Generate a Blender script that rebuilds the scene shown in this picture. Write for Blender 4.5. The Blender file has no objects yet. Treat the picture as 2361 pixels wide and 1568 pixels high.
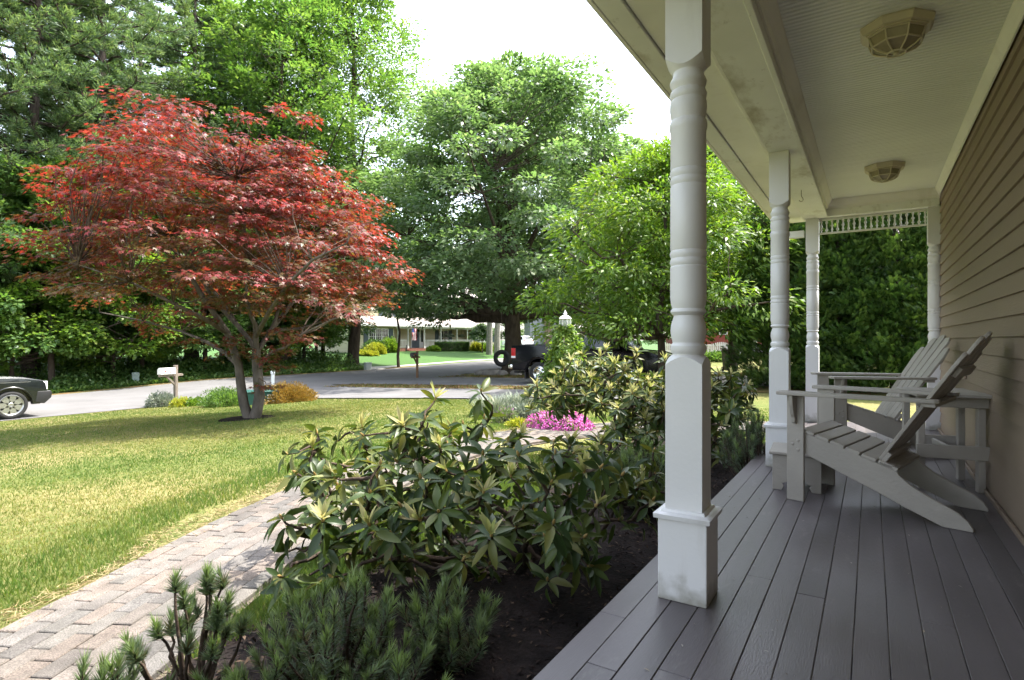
import bpy, bmesh, math, random
import numpy as np
from mathutils import Vector, Matrix
R = math.radians
SC = bpy.context.scene
COL = SC.collection
rng = np.random.default_rng(7)
random.seed(7)

# ------------------------------------------------------------------ camera, sky, sun, exposure
YAW = R(31.93)                                   # the lens looks this far left of the porch axis (+Y)
cam_d = bpy.data.cameras.new('camera'); cam = bpy.data.objects.new('camera', cam_d); COL.objects.link(cam)
cam.location = (0, 0, 1.0); cam.rotation_euler = (R(90), 0, YAW)
cam_d.sensor_width = 36; cam_d.lens = 36*1328/2361; cam_d.clip_start = .05; cam_d.clip_end = 2000
SC.camera = cam

SUN_AZ = math.atan2(.62, .78); SUN_EL = R(63)    # azimuth measured from +Y towards +X
SDIR = Vector((math.sin(SUN_AZ)*math.cos(SUN_EL), math.cos(SUN_AZ)*math.cos(SUN_EL), math.sin(SUN_EL)))
w = bpy.data.worlds.new('World'); SC.world = w; w.use_nodes = True
nt = w.node_tree; bg = nt.nodes['Background']
sky = nt.nodes.new('ShaderNodeTexSky'); sky.sky_type = 'NISHITA'; sky.sun_disc = False
sky.sun_elevation = SUN_EL; sky.sun_rotation = SUN_AZ
sky.air_density = 1.0; sky.dust_density = 2.6; sky.ozone_density = .4; sky.altitude = 20
hz_ = nt.nodes.new('ShaderNodeHueSaturation'); hz_.inputs['Saturation'].default_value = .52   # thin white haze over the whole sky
nt.links.new(sky.outputs[0], hz_.inputs['Color']); nt.links.new(hz_.outputs[0], bg.inputs[0]); bg.inputs[1].default_value = .15
sl = bpy.data.lights.new('sun', 'SUN'); sun = bpy.data.objects.new('sun', sl); COL.objects.link(sun)
sl.energy = 2.1; sl.angle = R(.53); sl.color = (1, .95, .86)
sun.rotation_euler = SDIR.to_track_quat('Z', 'Y').to_euler(); sun.location = SDIR*60
SC.view_settings.view_transform = 'Standard'; SC.view_settings.look = 'None'
SC.view_settings.exposure = 2.6; SC.view_settings.gamma = 1; SC.view_settings.use_curve_mapping = False
SC.cycles.max_bounces = 9; SC.cycles.diffuse_bounces = 6; SC.cycles.glossy_bounces = 3
SC.cycles.transmission_bounces = 6; SC.cycles.transparent_max_bounces = 8
SC.cycles.caustics_reflective = False; SC.cycles.caustics_refractive = False
SC.cycles.use_denoising = True

# ------------------------------------------------------------------ helpers
CA, SA = math.cos(YAW), math.sin(YAW)
def at(x, y, t):
    """direction of a pixel of the 2361 px wide photograph, taken to forward distance t (camera at z=1)"""
    r = (x-1180.5)/1328*t; u = (784-y)/1328*t
    return Vector((r*CA - t*SA, r*SA + t*CA, 1+u))
def sstep(a, b, x):
    t = np.clip((x-a)/(b-a), 0, 1); return t*t*(3-2*t)
def gz(x, y):
    """height of the ground (deck top is 0)"""
    x = np.asarray(x, float); y = np.asarray(y, float)
    s = np.interp(-x, [4.5, 7, 10.5, 15, 19.7, 28], [0, .08, .27, .55, .85, .88])
    g = 1-.5*sstep(9, 18, y)
    h = 1.33 + s*g + .2*sstep(9, 19, y)*sstep(3, 8, -x)*(1-sstep(25, 42, y))
    h = h - 0.62*sstep(29, 40, -x)*sstep(25, 46, y) - .5*sstep(30, 60, y)*sstep(-30, -10, x)
    h = h - .5*sstep(28.5, 33, -x)*(1-sstep(26, 34, y))
    return 1-h
def gzf(x, y): return float(gz(x, y))
def ground(x, y, t=None):
    """ground point below a pixel, marching along its ray"""
    d = at(x, y, 1.0)-Vector((0, 0, 1)); tt = .5
    for _ in range(4000):
        p = Vector((0, 0, 1))+d*tt
        if p.z <= gzf(p.x, p.y): break
        tt *= 1.004
    return p

def tag(o, label=None, cat=None, group=None, kind=None):
    for k, v in (('label', label), ('category', cat), ('group', group), ('kind', kind)):
        if v: o[k] = v
    return o
def empty(name, loc=(0, 0, 0), rz=0, label=None, cat=None, group=None):
    o = bpy.data.objects.new(name, None); COL.objects.link(o); o.location = loc; o.rotation_euler = (0, 0, rz)
    o.empty_display_size = .2
    return tag(o, label, cat, group)
def link(name, me, parent=None, m=None):
    o = bpy.data.objects.new(name, me); COL.objects.link(o)
    if parent is not None: o.parent = parent
    if m is not None:
        for k in (m if isinstance(m, (list, tuple)) else [m]): me.materials.append(k)
    return o
def copy_tree(o, parent=None):
    c = o.copy(); COL.objects.link(c); c.parent = parent
    for ch in o.children: copy_tree(ch, c)
    return c

class MB:
    """collects shapes, then becomes ONE mesh object"""
    def __init__(s): s.v = []; s.f = []; s.mi = []; s.cur = 0; s.mat = None
    def _add(s, vs, fs):
        b = len(s.v)
        s.v += [tuple(s.mat @ Vector(p)) if s.mat is not None else tuple(p) for p in vs]
        s.f += [tuple(i+b for i in f) for f in fs]; s.mi += [s.cur]*len(fs); return s
    def box(s, x0, x1, y0, y1, z0, z1):
        return s._add([(x0,y0,z0),(x1,y0,z0),(x1,y1,z0),(x0,y1,z0),(x0,y0,z1),(x1,y0,z1),(x1,y1,z1),(x0,y1,z1)],
                      [(3,2,1,0),(4,5,6,7),(0,1,5,4),(1,2,6,5),(2,3,7,6),(3,0,4,7)])
    def hexa(s, a, b):
        """a, b: two quads of corners"""
        return s._add(list(a)+list(b), [(3,2,1,0),(4,5,6,7),(0,1,5,4),(1,2,6,5),(2,3,7,6),(3,0,4,7)])
    def prism(s, pts, a, b, axis='y'):
        n = len(pts)
        def P(p, c):
            return (p[0], c, p[1]) if axis == 'y' else ((c, p[0], p[1]) if axis == 'x' else (p[0], p[1], c))
        vs = [P(p, a) for p in pts]+[P(p, b) for p in pts]
        fs = [tuple(range(n))[::-1], tuple(range(n, 2*n))]+[(i, (i+1) % n, n+(i+1) % n, n+i) for i in range(n)]
        return s._add(vs, fs)
    def lathe(s, prof, seg=20, c=(0, 0, 0), axis='z', cap=True):
        vs = []; n = len(prof)
        for (z, r) in prof:
            for k in range(seg):
                a = 2*math.pi*k/seg; u, q = r*math.cos(a), r*math.sin(a)
                p = (u, q, z) if axis == 'z' else ((z, u, q) if axis == 'x' else (q, z, u))
                vs.append((p[0]+c[0], p[1]+c[1], p[2]+c[2]))
        fs = [(i*seg+k, i*seg+(k+1) % seg, (i+1)*seg+(k+1) % seg, (i+1)*seg+k) for i in range(n-1) for k in range(seg)]
        if cap: fs += [tuple(range(seg))[::-1], tuple(range((n-1)*seg, n*seg))]
        return s._add(vs, fs)
    def tube(s, pts, rad, seg=8, cap=True):
        pts = [Vector(p) for p in pts]; n = len(pts)
        if not hasattr(rad, '__len__'): rad = [rad]*n
        vs = []; up = Vector((.31, .17, .93))
        for i, p in enumerate(pts):
            d = (pts[min(i+1, n-1)]-pts[max(i-1, 0)])
            d = d.normalized() if d.length > 1e-9 else Vector((0, 0, 1))
            u = d.cross(up)
            if u.length < .15: u = d.cross(Vector((1, 0, 0)))
            u.normalize(); q = d.cross(u); up = q.cross(d) if False else up
            for k in range(seg):
                a = 2*math.pi*k/seg; vs.append(p+(u*math.cos(a)+q*math.sin(a))*rad[i])
        fs = [(i*seg+k, i*seg+(k+1) % seg, (i+1)*seg+(k+1) % seg, (i+1)*seg+k) for i in range(n-1) for k in range(seg)]
        if cap: fs += [tuple(range(seg))[::-1], tuple(range((n-1)*seg, n*seg))]
        return s._add(vs, fs)
    def torus(s, R0, r, c, axis='y', seg=28, rs=10, sx=1.0):
        vs = []
        for i in range(seg):
            a = 2*math.pi*i/seg
            for k in range(rs):
                b = 2*math.pi*k/rs; q = R0+r*math.cos(b); h = r*sx*math.sin(b)
                p = (q*math.cos(a), h, q*math.sin(a)) if axis == 'y' else ((h, q*math.cos(a), q*math.sin(a)) if axis == 'x' else (q*math.cos(a), q*math.sin(a), h))
                vs.append((p[0]+c[0], p[1]+c[1], p[2]+c[2]))
        fs = [(i*rs+k, i*rs+(k+1) % rs, ((i+1) % seg)*rs+(k+1) % rs, ((i+1) % seg)*rs+k) for i in range(seg) for k in range(rs)]
        return s._add(vs, fs)
    def ball(s, c, r, seg=12, rings=8, jitter=0):
        r = r if hasattr(r, '__len__') else (r, r, r); vs = []
        for i in range(rings+1):
            th = math.pi*i/rings
            for k in range(seg):
                a = 2*math.pi*k/seg; j = 1+random.uniform(-jitter, jitter) if 0 < i < rings else 1
                vs.append((c[0]+r[0]*j*math.sin(th)*math.cos(a), c[1]+r[1]*j*math.sin(th)*math.sin(a), c[2]+r[2]*j*math.cos(th)))
        fs = [(i*seg+k, (i+1)*seg+k, (i+1)*seg+(k+1) % seg, i*seg+(k+1) % seg) for i in range(rings) for k in range(seg)]
        return s._add(vs, fs)
    def mesh(s, name, bevel=0, smooth=False, seg=1, ang=40):
        me = bpy.data.meshes.new(name); me.from_pydata(s.v, [], s.f)
        if any(s.mi): me.polygons.foreach_set('material_index', s.mi)
        bm = bmesh.new(); bm.from_mesh(me)
        bmesh.ops.remove_doubles(bm, verts=bm.verts, dist=1e-5)
        bmesh.ops.recalc_face_normals(bm, faces=bm.faces)
        if bevel:
            es = [e for e in bm.edges if len(e.link_faces) == 2 and e.calc_face_angle(0) > R(30)]
            bmesh.ops.bevel(bm, geom=es, offset=bevel, segments=seg, affect='EDGES', profile=.6, clamp_overlap=True)
        bm.to_mesh(me); bm.free()
        if smooth:
            me.polygons.foreach_set('use_smooth', [True]*len(me.polygons))
            me.set_sharp_from_angle(angle=R(ang))
        return me
    def build(s, name, m, parent=None, bevel=0, smooth=False, seg=1, ang=40):
        return link(name, s.mesh(name, bevel, smooth, seg, ang), parent, m)

def np_mesh(name, verts, faces, m, parent=None, var=None, smooth=False):
    """fast mesh from arrays: verts (n,3), faces (f,k) all with k corners; var: per-vertex float"""
    verts = np.ascontiguousarray(verts, np.float32); faces = np.ascontiguousarray(faces, np.int32)
    me = bpy.data.meshes.new(name); nf, k = faces.shape
    me.vertices.add(len(verts)); me.vertices.foreach_set('co', verts.ravel())
    me.loops.add(nf*k); me.loops.foreach_set('vertex_index', faces.ravel())
    me.polygons.add(nf); me.polygons.foreach_set('loop_start', np.arange(0, nf*k, k, dtype=np.int32))
    me.update(calc_edges=True)
    if var is not None:
        a = me.attributes.new('var', 'FLOAT', 'POINT'); a.data.foreach_set('value', np.ascontiguousarray(var, np.float32))
    if smooth: me.polygons.foreach_set('use_smooth', np.ones(nf, bool))
    return link(name, me, parent, m)
def nrm(a): return a/np.maximum(np.linalg.norm(a, axis=-1, keepdims=True), 1e-9)
def rdir(n):
    return nrm(rng.normal(size=(n, 3)))
def leaves(P, D, N, L, W, T, F, var):
    """stamp leaf template T (k,3: along, across, up) with faces F at P; D along, N normal; returns verts, faces, var"""
    P = np.asarray(P); n = len(P); D = nrm(D); S = nrm(np.cross(N, D)); U = np.cross(D, S); k = len(T)
    L = np.broadcast_to(L, (n,))[:, None, None]; W = np.broadcast_to(W, (n,))[:, None, None]
    V = P[:, None, :]+D[:, None, :]*(T[None, :, 0:1]*L)+S[:, None, :]*(T[None, :, 1:2]*W)+U[:, None, :]*(T[None, :, 2:3]*L)
    Fc = (np.asarray(F)[None]+(np.arange(n)*k)[:, None, None]).reshape(-1, len(F[0]))
    return V.reshape(-1, 3), Fc, np.repeat(np.broadcast_to(var, (n,)), k)
T_DIA = np.array([(0,0,0),(.45,.5,.06),(1,0,-.05),(.45,-.5,.06)]); F_DIA = [(0,1,2,3)]
T_TRI = np.array([(0,.5,0),(1,0,0),(0,-.5,0)]); F_TRI = [(0,1,2)]

# ------------------------------------------------------------------ materials
MATS = {}
def nodes(m):
    return m.node_tree.nodes, m.node_tree.links
def mat(name, col, rough=.6, var=.0, scale=4., bump=0., bscale=60., metal=0., spec=.5, col2=None, detail=4., stretch=None, coat=0., trans=0.):
    """Principled with a world-space noise between col and col2 and a fine bump"""
    if name in MATS: return MATS[name]
    m = bpy.data.materials.new(name); m.use_nodes = True; N, Lk = nodes(m); p = N['Principled BSDF']
    p.inputs['Roughness'].default_value = rough; p.inputs['Metallic'].default_value = metal
    p.inputs['Specular IOR Level'].default_value = spec; p.inputs['Coat Weight'].default_value = coat
    if trans: p.inputs['Transmission Weight'].default_value = trans
    c1 = (*col, 1)
    p.inputs['Base Color'].default_value = c1
    g = None
    if var or col2 or bump:
        g = N.new('ShaderNodeNewGeometry'); src = g.outputs['Position']
        if stretch:
            mp = N.new('ShaderNodeMapping'); mp.inputs['Scale'].default_value = stretch
            Lk.new(src, mp.inputs[0]); src = mp.outputs[0]
    if var or col2:
        n = N.new('ShaderNodeTexNoise'); n.inputs['Scale'].default_value = scale; n.inputs['Detail'].default_value = detail
        Lk.new(src, n.inputs['Vector'])
        r = N.new('ShaderNodeValToRGB'); r.color_ramp.elements[0].position = .35; r.color_ramp.elements[1].position = .68
        b = col2 if col2 else tuple(min(1, c*(1+var)) for c in col)
        a = col if col2 else tuple(c*(1-var) for c in col)
        r.color_ramp.elements[0].color = (*a, 1); r.color_ramp.elements[1].color = (*b, 1)
        Lk.new(n.outputs['Fac'], r.inputs[0]); Lk.new(r.outputs[0], p.inputs['Base Color'])
    if bump:
        n2 = N.new('ShaderNodeTexNoise'); n2.inputs['Scale'].default_value = bscale; n2.inputs['Detail'].default_value = 5
        Lk.new(src, n2.inputs['Vector'])
        bp = N.new('ShaderNodeBump'); bp.inputs['Strength'].default_value = bump; bp.inputs['Distance'].default_value = .02
        Lk.new(n2.outputs['Fac'], bp.inputs['Height']); Lk.new(bp.outputs[0], p.inputs['Normal'])
    MATS[name] = m; return m
def leafmat(name, cols, trans=.4, tcol=None, rough=.45, spec=.4, objrand=False, under=None):
    """cols: ramp colours read by the per-leaf value 'var'; a share of the light passes through"""
    if name in MATS: return MATS[name]
    m = bpy.data.materials.new(name); m.use_nodes = True; N, Lk = nodes(m); p = N['Principled BSDF']; out = N['Material Output']
    if objrand:
        a = N.new('ShaderNodeObjectInfo'); fac = a.outputs['Random']
    else:
        a = N.new('ShaderNodeAttribute'); a.attribute_name = 'var'; fac = a.outputs['Fac']
    r = N.new('ShaderNodeValToRGB'); cr = r.color_ramp
    while len(cr.elements) < len(cols): cr.elements.new(.5)
    for i, c in enumerate(cols):
        cr.elements[i].position = i/(len(cols)-1); cr.elements[i].color = (*c, 1)
    Lk.new(fac, r.inputs[0]); colour = r.outputs[0]
    if under is not None:
        g = N.new('ShaderNodeNewGeometry'); mx = N.new('ShaderNodeMix'); mx.data_type = 'RGBA'
        Lk.new(g.outputs['Backfacing'], mx.inputs['Factor']); Lk.new(colour, mx.inputs['A']); mx.inputs['B'].default_value = (*under, 1)
        colour = mx.outputs['Result']
    Lk.new(colour, p.inputs['Base Color']); p.inputs['Roughness'].default_value = rough; p.inputs['Specular IOR Level'].default_value = spec
    if trans:
        t = N.new('ShaderNodeBsdfTranslucent'); mix = N.new('ShaderNodeMixShader'); mix.inputs[0].default_value = trans
        tm = N.new('ShaderNodeMix'); tm.data_type = 'RGBA'; tm.blend_type = 'MULTIPLY'; tm.inputs['Factor'].default_value = 1
        Lk.new(r.outputs[0], tm.inputs['A']); tm.inputs['B'].default_value = (*(tcol or (1.9, 1.9, .9)), 1)
        Lk.new(tm.outputs['Result'], t.inputs[0])
        Lk.new(p.outputs[0], mix.inputs[1]); Lk.new(t.outputs[0], mix.inputs[2]); Lk.new(mix.outputs[0], out.inputs[0])
    MATS[name] = m; return m
def glassmat(name, col, alpha=.25, rough=.03):
    m = bpy.data.materials.new(name); m.use_nodes = True; N, Lk = nodes(m); p = N['Principled BSDF']
    p.inputs['Base Color'].default_value = (*col, 1); p.inputs['Roughness'].default_value = rough; p.inputs['Alpha'].default_value = alpha
    MATS[name] = m; return m
def add_scratches(m, amount, col, scale=3., stretch=(1, 1, .2), lo=.55, hi=.75):
    """mix a dirt colour in where a stretched noise is high"""
    N, Lk = nodes(m); p = N['Principled BSDF']; g = N.new('ShaderNodeNewGeometry')
    mp = N.new('ShaderNodeMapping'); mp.inputs['Scale'].default_value = stretch; Lk.new(g.outputs['Position'], mp.inputs[0])
    n = N.new('ShaderNodeTexNoise'); n.inputs['Scale'].default_value = scale; n.inputs['Detail'].default_value = 7; n.inputs['Roughness'].default_value = .65
    Lk.new(mp.outputs[0], n.inputs['Vector'])
    mr = N.new('ShaderNodeMapRange'); mr.inputs[1].default_value = lo; mr.inputs[2].default_value = hi; mr.inputs[4].default_value = amount
    Lk.new(n.outputs['Fac'], mr.inputs[0])
    mx = N.new('ShaderNodeMix'); mx.data_type = 'RGBA'; Lk.new(mr.outputs[0], mx.inputs['Factor'])
    old = p.inputs['Base Color']
    if old.is_linked: Lk.new(old.links[0].from_socket, mx.inputs['A'])
    else: mx.inputs['A'].default_value = old.default_value
    mx.inputs['B'].default_value = (*col, 1); Lk.new(mx.outputs['Result'], old); return m

M_WHITE = add_scratches(mat('porch white paint', (.80, .79, .77), .5, .05, 2., .05, 90), .35, (.36, .31, .23), 2.2, (1, 1, .5), .56, .74)
M_POST = add_scratches(mat('post paint', (.645, .635, .63), .42, .03, 3., .04, 60), .22, (.42, .38, .32), 5, (1, 1, .35), .6, .75)
M_CEIL = mat('ceiling paint', (.79, .80, .805), .5, .04, 1.5)
M_SIDING = mat('siding paint', (.24, .18, .13), .55, .07, 1.2, .12, 35, stretch=(1, .25, 3))
M_DECK = mat('deck paint', (.100, .088, .090), .38, .13, 2.5, .10, 70, stretch=(3, .35, 3))
M_CHAIR = add_scratches(mat('chair paint', (.325, .295, .255), .5, .06, 6., .12, 50), .25, (.22, .19, .16), 6, (1, 1, 1), .6, .8)
M_BEAM = add_scratches(add_scratches(mat('weathered beam paint', (.78, .785, .78), .55, .06, 2., .06, 90), .75, (.30, .25, .17), 1.7, (2.2, .9, 1), .55, .72), .6, (.22, .19, .15), 14, (1, .6, 1), .62, .75)
add_scratches(M_DECK, .5, (.085, .07, .068), 1.3, (1.5, .6, 1), .5, .72); add_scratches(M_DECK, .55, (.26, .24, .22), 38, (1, .5, 1), .66, .78)
add_scratches(M_SIDING, .3, (.22, .17, .13), .9, (1, .5, 1.4), .5, .75)
def per_object(m, lo, hi):
    N, Lk = nodes(m); p = N['Principled BSDF']; oi = N.new('ShaderNodeObjectInfo'); mr = N.new('ShaderNodeMapRange'); mr.inputs[3].default_value = lo; mr.inputs[4].default_value = hi
    Lk.new(oi.outputs['Random'], mr.inputs[0]); mx = N.new('ShaderNodeMix'); mx.data_type = 'RGBA'; mx.blend_type = 'MULTIPLY'; mx.inputs['Factor'].default_value = 1
    Lk.new(p.inputs['Base Color'].links[0].from_socket, mx.inputs['A']); Lk.new(mr.outputs[0], mx.inputs['B']); Lk.new(mx.outputs['Result'], p.inputs['Base Color']); return m
per_object(M_DECK, .76, 1.22); per_object(M_SIDING, .94, 1.05); per_object(M_CHAIR, .93, 1.06)
add_scratches(M_POST, .35, (.34, .30, .25), 2.0, (3, 3, .5), .6, .78); add_scratches(M_DECK, .5, (.20, .185, .175), 5, (2.5, .8, 1), .6, .72)
def base_grime(m, z0, z1, col, amount):
    N, Lk = nodes(m); p = N['Principled BSDF']; g = N.new('ShaderNodeNewGeometry'); sx = N.new('ShaderNodeSeparateXYZ'); Lk.new(g.outputs['Position'], sx.inputs[0])
    n = N.new('ShaderNodeTexNoise'); n.inputs['Scale'].default_value = 16; n.inputs['Detail'].default_value = 7; Lk.new(g.outputs['Position'], n.inputs[0])
    ml = N.new('ShaderNodeMath'); ml.operation = 'MULTIPLY_ADD'; ml.inputs[1].default_value = -.22; Lk.new(n.outputs['Fac'], ml.inputs[0]); Lk.new(sx.outputs['Z'], ml.inputs[2])
    mr = N.new('ShaderNodeMapRange'); mr.inputs[1].default_value = z1-.11; mr.inputs[2].default_value = z0-.11; mr.inputs[4].default_value = amount; Lk.new(ml.outputs[0], mr.inputs[0])
    mx = N.new('ShaderNodeMix'); mx.data_type = 'RGBA'; Lk.new(mr.outputs[0], mx.inputs['Factor']); Lk.new(p.inputs['Base Color'].links[0].from_socket, mx.inputs['A']); mx.inputs['B'].default_value = (*col, 1)
    Lk.new(mx.outputs['Result'], p.inputs['Base Color'])
base_grime(M_POST, .0, .09, (.20, .185, .13), .75)
M_BRONZE = mat('cream lamp metal', (.55, .49, .38), .4, .06, 8)
# ------------------------------------------------------------------ the ground, road, drives, path
def sheet(name, xs, ys, m, dz=0., mask=None):
    xs = np.asarray(xs, float); ys = np.asarray(ys, float); X, Y = np.meshgrid(xs, ys); Z = gz(X, Y)+dz
    V = np.stack([X, Y, Z], -1).reshape(-1, 3); nx, ny = len(xs), len(ys)
    i = (np.arange(ny-1)[:, None]*nx+np.arange(nx-1)[None]).ravel()
    F = np.stack([i, i+1, i+nx+1, i+nx], -1)
    if mask is not None:
        c = V[F].mean(1); F = F[mask(c[:, 0], c[:, 1])]
    return tag(np_mesh(name, V, F, m, smooth=True), kind='structure')
def grass_mat():
    m = bpy.data.materials.new('lawn'); m.use_nodes = True; N, Lk = nodes(m); p = N['Principled BSDF']
    p.inputs['Roughness'].default_value = .85; p.inputs['Specular IOR Level'].default_value = .15
    g = N.new('ShaderNodeNewGeometry')
    a = N.new('ShaderNodeTexNoise'); a.inputs['Scale'].default_value = .55; a.inputs['Detail'].default_value = 6; Lk.new(g.outputs['Position'], a.inputs[0])
    b = N.new('ShaderNodeTexNoise'); b.inputs['Scale'].default_value = 16; b.inputs['Detail'].default_value = 8; b.inputs['Roughness'].default_value = .7
    Lk.new(g.outputs['Position'], b.inputs[0])
    ad = N.new('ShaderNodeMath'); ad.operation = 'MULTIPLY_ADD'; ad.inputs[1].default_value = .6; Lk.new(b.outputs['Fac'], ad.inputs[0])
    sc = N.new('ShaderNodeMath'); sc.operation = 'MULTIPLY'; sc.inputs[1].default_value = .55; Lk.new(a.outputs['Fac'], sc.inputs[0]); Lk.new(sc.outputs[0], ad.inputs[2])
    r = N.new('ShaderNodeValToRGB'); cr = r.color_ramp; cr.elements.new(.5)
    cr.elements[0].position = .42; cr.elements[0].color = (.075, .11, .025, 1)
    cr.elements[1].position = .56; cr.elements[1].color = (.125, .135, .04, 1)
    cr.elements[2].position = .70; cr.elements[2].color = (.22, .185, .08, 1)
    Lk.new(ad.outputs[0], r.inputs[0])
    # greener across the road, where the photograph's far lawn is watered
    sx = N.new('ShaderNodeSeparateXYZ'); Lk.new(g.outputs['Position'], sx.inputs[0])
    mr = N.new('ShaderNodeMapRange'); mr.inputs[1].default_value = -27; mr.inputs[2].default_value = -29; Lk.new(sx.outputs['X'], mr.inputs[0])
    mx = N.new('ShaderNodeMix'); mx.data_type = 'RGBA'; Lk.new(mr.outputs[0], mx.inputs['Factor']); Lk.new(r.outputs[0], mx.inputs['A'])
    mx.inputs['B'].default_value = (.055, .115, .028, 1)
    Lk.new(mx.outputs['Result'], p.inputs['Base Color'])
    bp = N.new('ShaderNodeBump'); bp.inputs['Strength'].default_value = .7; bp.inputs['Distance'].default_value = .04
    Lk.new(b.outputs['Fac'], bp.inputs['Height']); Lk.new(bp.outputs[0], p.inputs['Normal'])
    return m
M_LAWN = grass_mat()
M_ASPH = add_scratches(mat('asphalt', (.15, .146, .146), .9, .10, .7, .35, 45, spec=.2), .5, (.10, .097, .095), .8, (1, .5, 1), .5, .7)
M_DRIVE = mat('driveway asphalt', (.15, .147, .15), .9, .12, .9, .35, 45, spec=.2)
M_CONC = mat('concrete', (.42, .40, .37), .9, .10, 1.5, .2, 40)
M_MULCH = mat('mulch', (.016, .012, .011), .95, .5, 9, .8, 45, spec=.15)
M_LITTER = mat('dry leaf litter', (.17, .105, .05), .95, 0, 2.2, .6, 40, col2=(.12, .13, .04), spec=.1)
def uneven(lo, hi, fine0, fine1, step, growth=1.18):
    a = list(np.arange(fine0, fine1+1e-6, step)); s = step; x = fine1
    while x < hi: s *= growth; x += s; a.append(x)
    s = step; x = fine0
    while x > lo: s *= growth; x -= s; a.insert(0, x)
    return a
sheet('ground', uneven(-900, 600, -45, 6, .75), uneven(-300, 1100, -6, 60, .75), M_LAWN)
ROAD0, ROAD1 = -27.5, -19.7
sheet('road', np.linspace(ROAD0, ROAD1, 12), np.arange(-40, 140, .75), M_ASPH, .022)
wob = lambda y: .35*np.sin(y*.7)+.2*np.sin(y*1.9+1)
# our drive meets the road, the neighbour's drive lies beyond a strip of grass
def strip(name, x0, x1, e0, e1, m, dz, step=.5):
    xs = np.arange(x0, x1+1e-6, step); V = []; F = []
    for x in xs:
        a, b = e0(x), e1(x)
        for k in range(9):
            y = a+(b-a)*k/8; V.append((x, y, gzf(x, y)+dz))
    for i in range(len(xs)-1):
        for k in range(8): F.append((i*9+k, (i+1)*9+k, (i+1)*9+k+1, i*9+k+1))
    return tag(np_mesh(name, np.array(V), np.array(F), m, smooth=True), kind='structure')
flare = lambda x, a: a*max(0, (-14.5-x)/5.2)**2
strip('driveway', -19.9, -4.5, lambda x: 12.0-flare(x, 2.2), lambda x: 15.7+flare(x, 1.2), M_DRIVE, .03)
strip('neighbour_driveway', -19.9, 0, lambda x: 17.6-flare(x, .5), lambda x: 22.6+flare(x, 3.5), M_DRIVE, .03)
strip('leaf_litter_strip', -14, 0, lambda x: 15.72+.12*math.sin(x*3), lambda x: 17.5-.15*math.sin(x*2.3), M_LITTER, .014)
strip('leaf_litter_island', -15.5, -6, lambda x: 22.72, lambda x: 24.0+.5*math.sin(x*.9), M_LITTER, .014)
sheet('road_verge', np.linspace(-28.6, ROAD0+.05, 4), np.arange(-20, 33, .75), M_LITTER, .012)
sheet('sidewalk', np.linspace(-29.6, -28.6, 4), np.arange(27, 110, .75), M_CONC, .02)

# mulch bed beside the porch
def bed_edge(y): return -2.25-.18*math.sin(y*.9)-.35*max(0, min(1, (y-2.2)/2.5))
xs = np.linspace(0, 1, 16); V = []; F = []; ys = np.arange(-2, 8.0, .25)
for y in ys:
    e = bed_edge(y)
    for u in xs: V.append((-.80+(e+.80)*u, y, gzf(-1.5, y)+.014+.05*math.sin(math.pi*u)+.012*math.sin(7*u+3*y)))
for i in range(len(ys)-1):
    for k in range(15): F.append((i*16+k, i*16+k+1, (i+1)*16+k+1, (i+1)*16+k))
tag(np_mesh('mulch_bed', np.array(V), np.array(F), M_MULCH, smooth=True), kind='structure')
# loose bark chips
n = 9000; cy = rng.uniform(.3, 7.6, n); cu = rng.uniform(0, 1, n); e = np.array([bed_edge(y) for y in cy]); cx = -.84+(e+.86)*cu
cz = gz(-1.5+0*cx, cy)+.02+.05*np.sin(np.pi*cu)+rng.uniform(0, .012, n)
d = rdir(n)*np.array([1, 1, .25]); nn = nrm(rdir(n)*.5+np.array([0, 0, 1]))
v, f, a = leaves(np.stack([cx, cy, cz], -1), d, nn, rng.uniform(.015, .05, n), rng.uniform(.006, .016, n), T_DIA, F_DIA, rng.uniform(0, 1, n))
tag(np_mesh('bark_chips', v, f, leafmat('bark chip', [(.008,.006,.006),(.022,.015,.013),(.03,.02,.016),(.10,.07,.05)], 0, rough=.9, spec=.1), var=a), 'loose dark bark chips on the mulch bed', 'bark mulch', kind='stuff')

# ------------------------------------------------------------------ brick path
PC = [(-1.45,-1.6),(-1.95,-.6),(-2.45,.35),(-3.05,1.5),(-3.62,2.7),(-4.05,4.0),(-4.22,5.3),(-4.05,6.5),(-3.55,7.6),(-2.75,8.5),(-1.8,9.2),(-.8,9.6)]
def catmull(P, n=24):
    P = [Vector(p) for p in P]; P = [2*P[0]-P[1]]+P+[2*P[-1]-P[-2]]; out = []
    for i in range(1, len(P)-2):
        for k in range(n):
            t = k/n; a, b, c, d = P[i-1], P[i], P[i+1], P[i+2]
            out.append(.5*((2*b)+(c-a)*t+(2*a-5*b+4*c-d)*t*t+(3*b-a-3*c+d)*t**3))
    out.append(P[-2]); return out
PCL = catmull([(*p, 0) for p in PC]); arc = [0]
for i in range(1, len(PCL)): arc.append(arc[-1]+(PCL[i]-PCL[i-1]).length)
PCA = np.array([tuple(p)[:2] for p in PCL]); arc = np.array(arc); PW = .47
def path_at(s):
    x = np.interp(s, arc, PCA[:, 0]); y = np.interp(s, arc, PCA[:, 1])
    x2 = np.interp(s+.05, arc, PCA[:, 0]); y2 = np.interp(s+.05, arc, PCA[:, 1]); x1 = np.interp(s-.05, arc, PCA[:, 0]); y1 = np.interp(s-.05, arc, PCA[:, 1])
    d = Vector((x2-x1, y2-y1, 0)).normalized(); return Vector((x, y, 0)), d, Vector((d.y, -d.x, 0))
def path_dist(x, y):
    P = np.stack([np.asarray(x), np.asarray(y)], -1)
    return np.sqrt(((P[:, None, :]-PCA[None, ::4, :])**2).sum(-1).min(1))
V = []; F = []; ss = np.linspace(0, arc[-1], 60)
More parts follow.
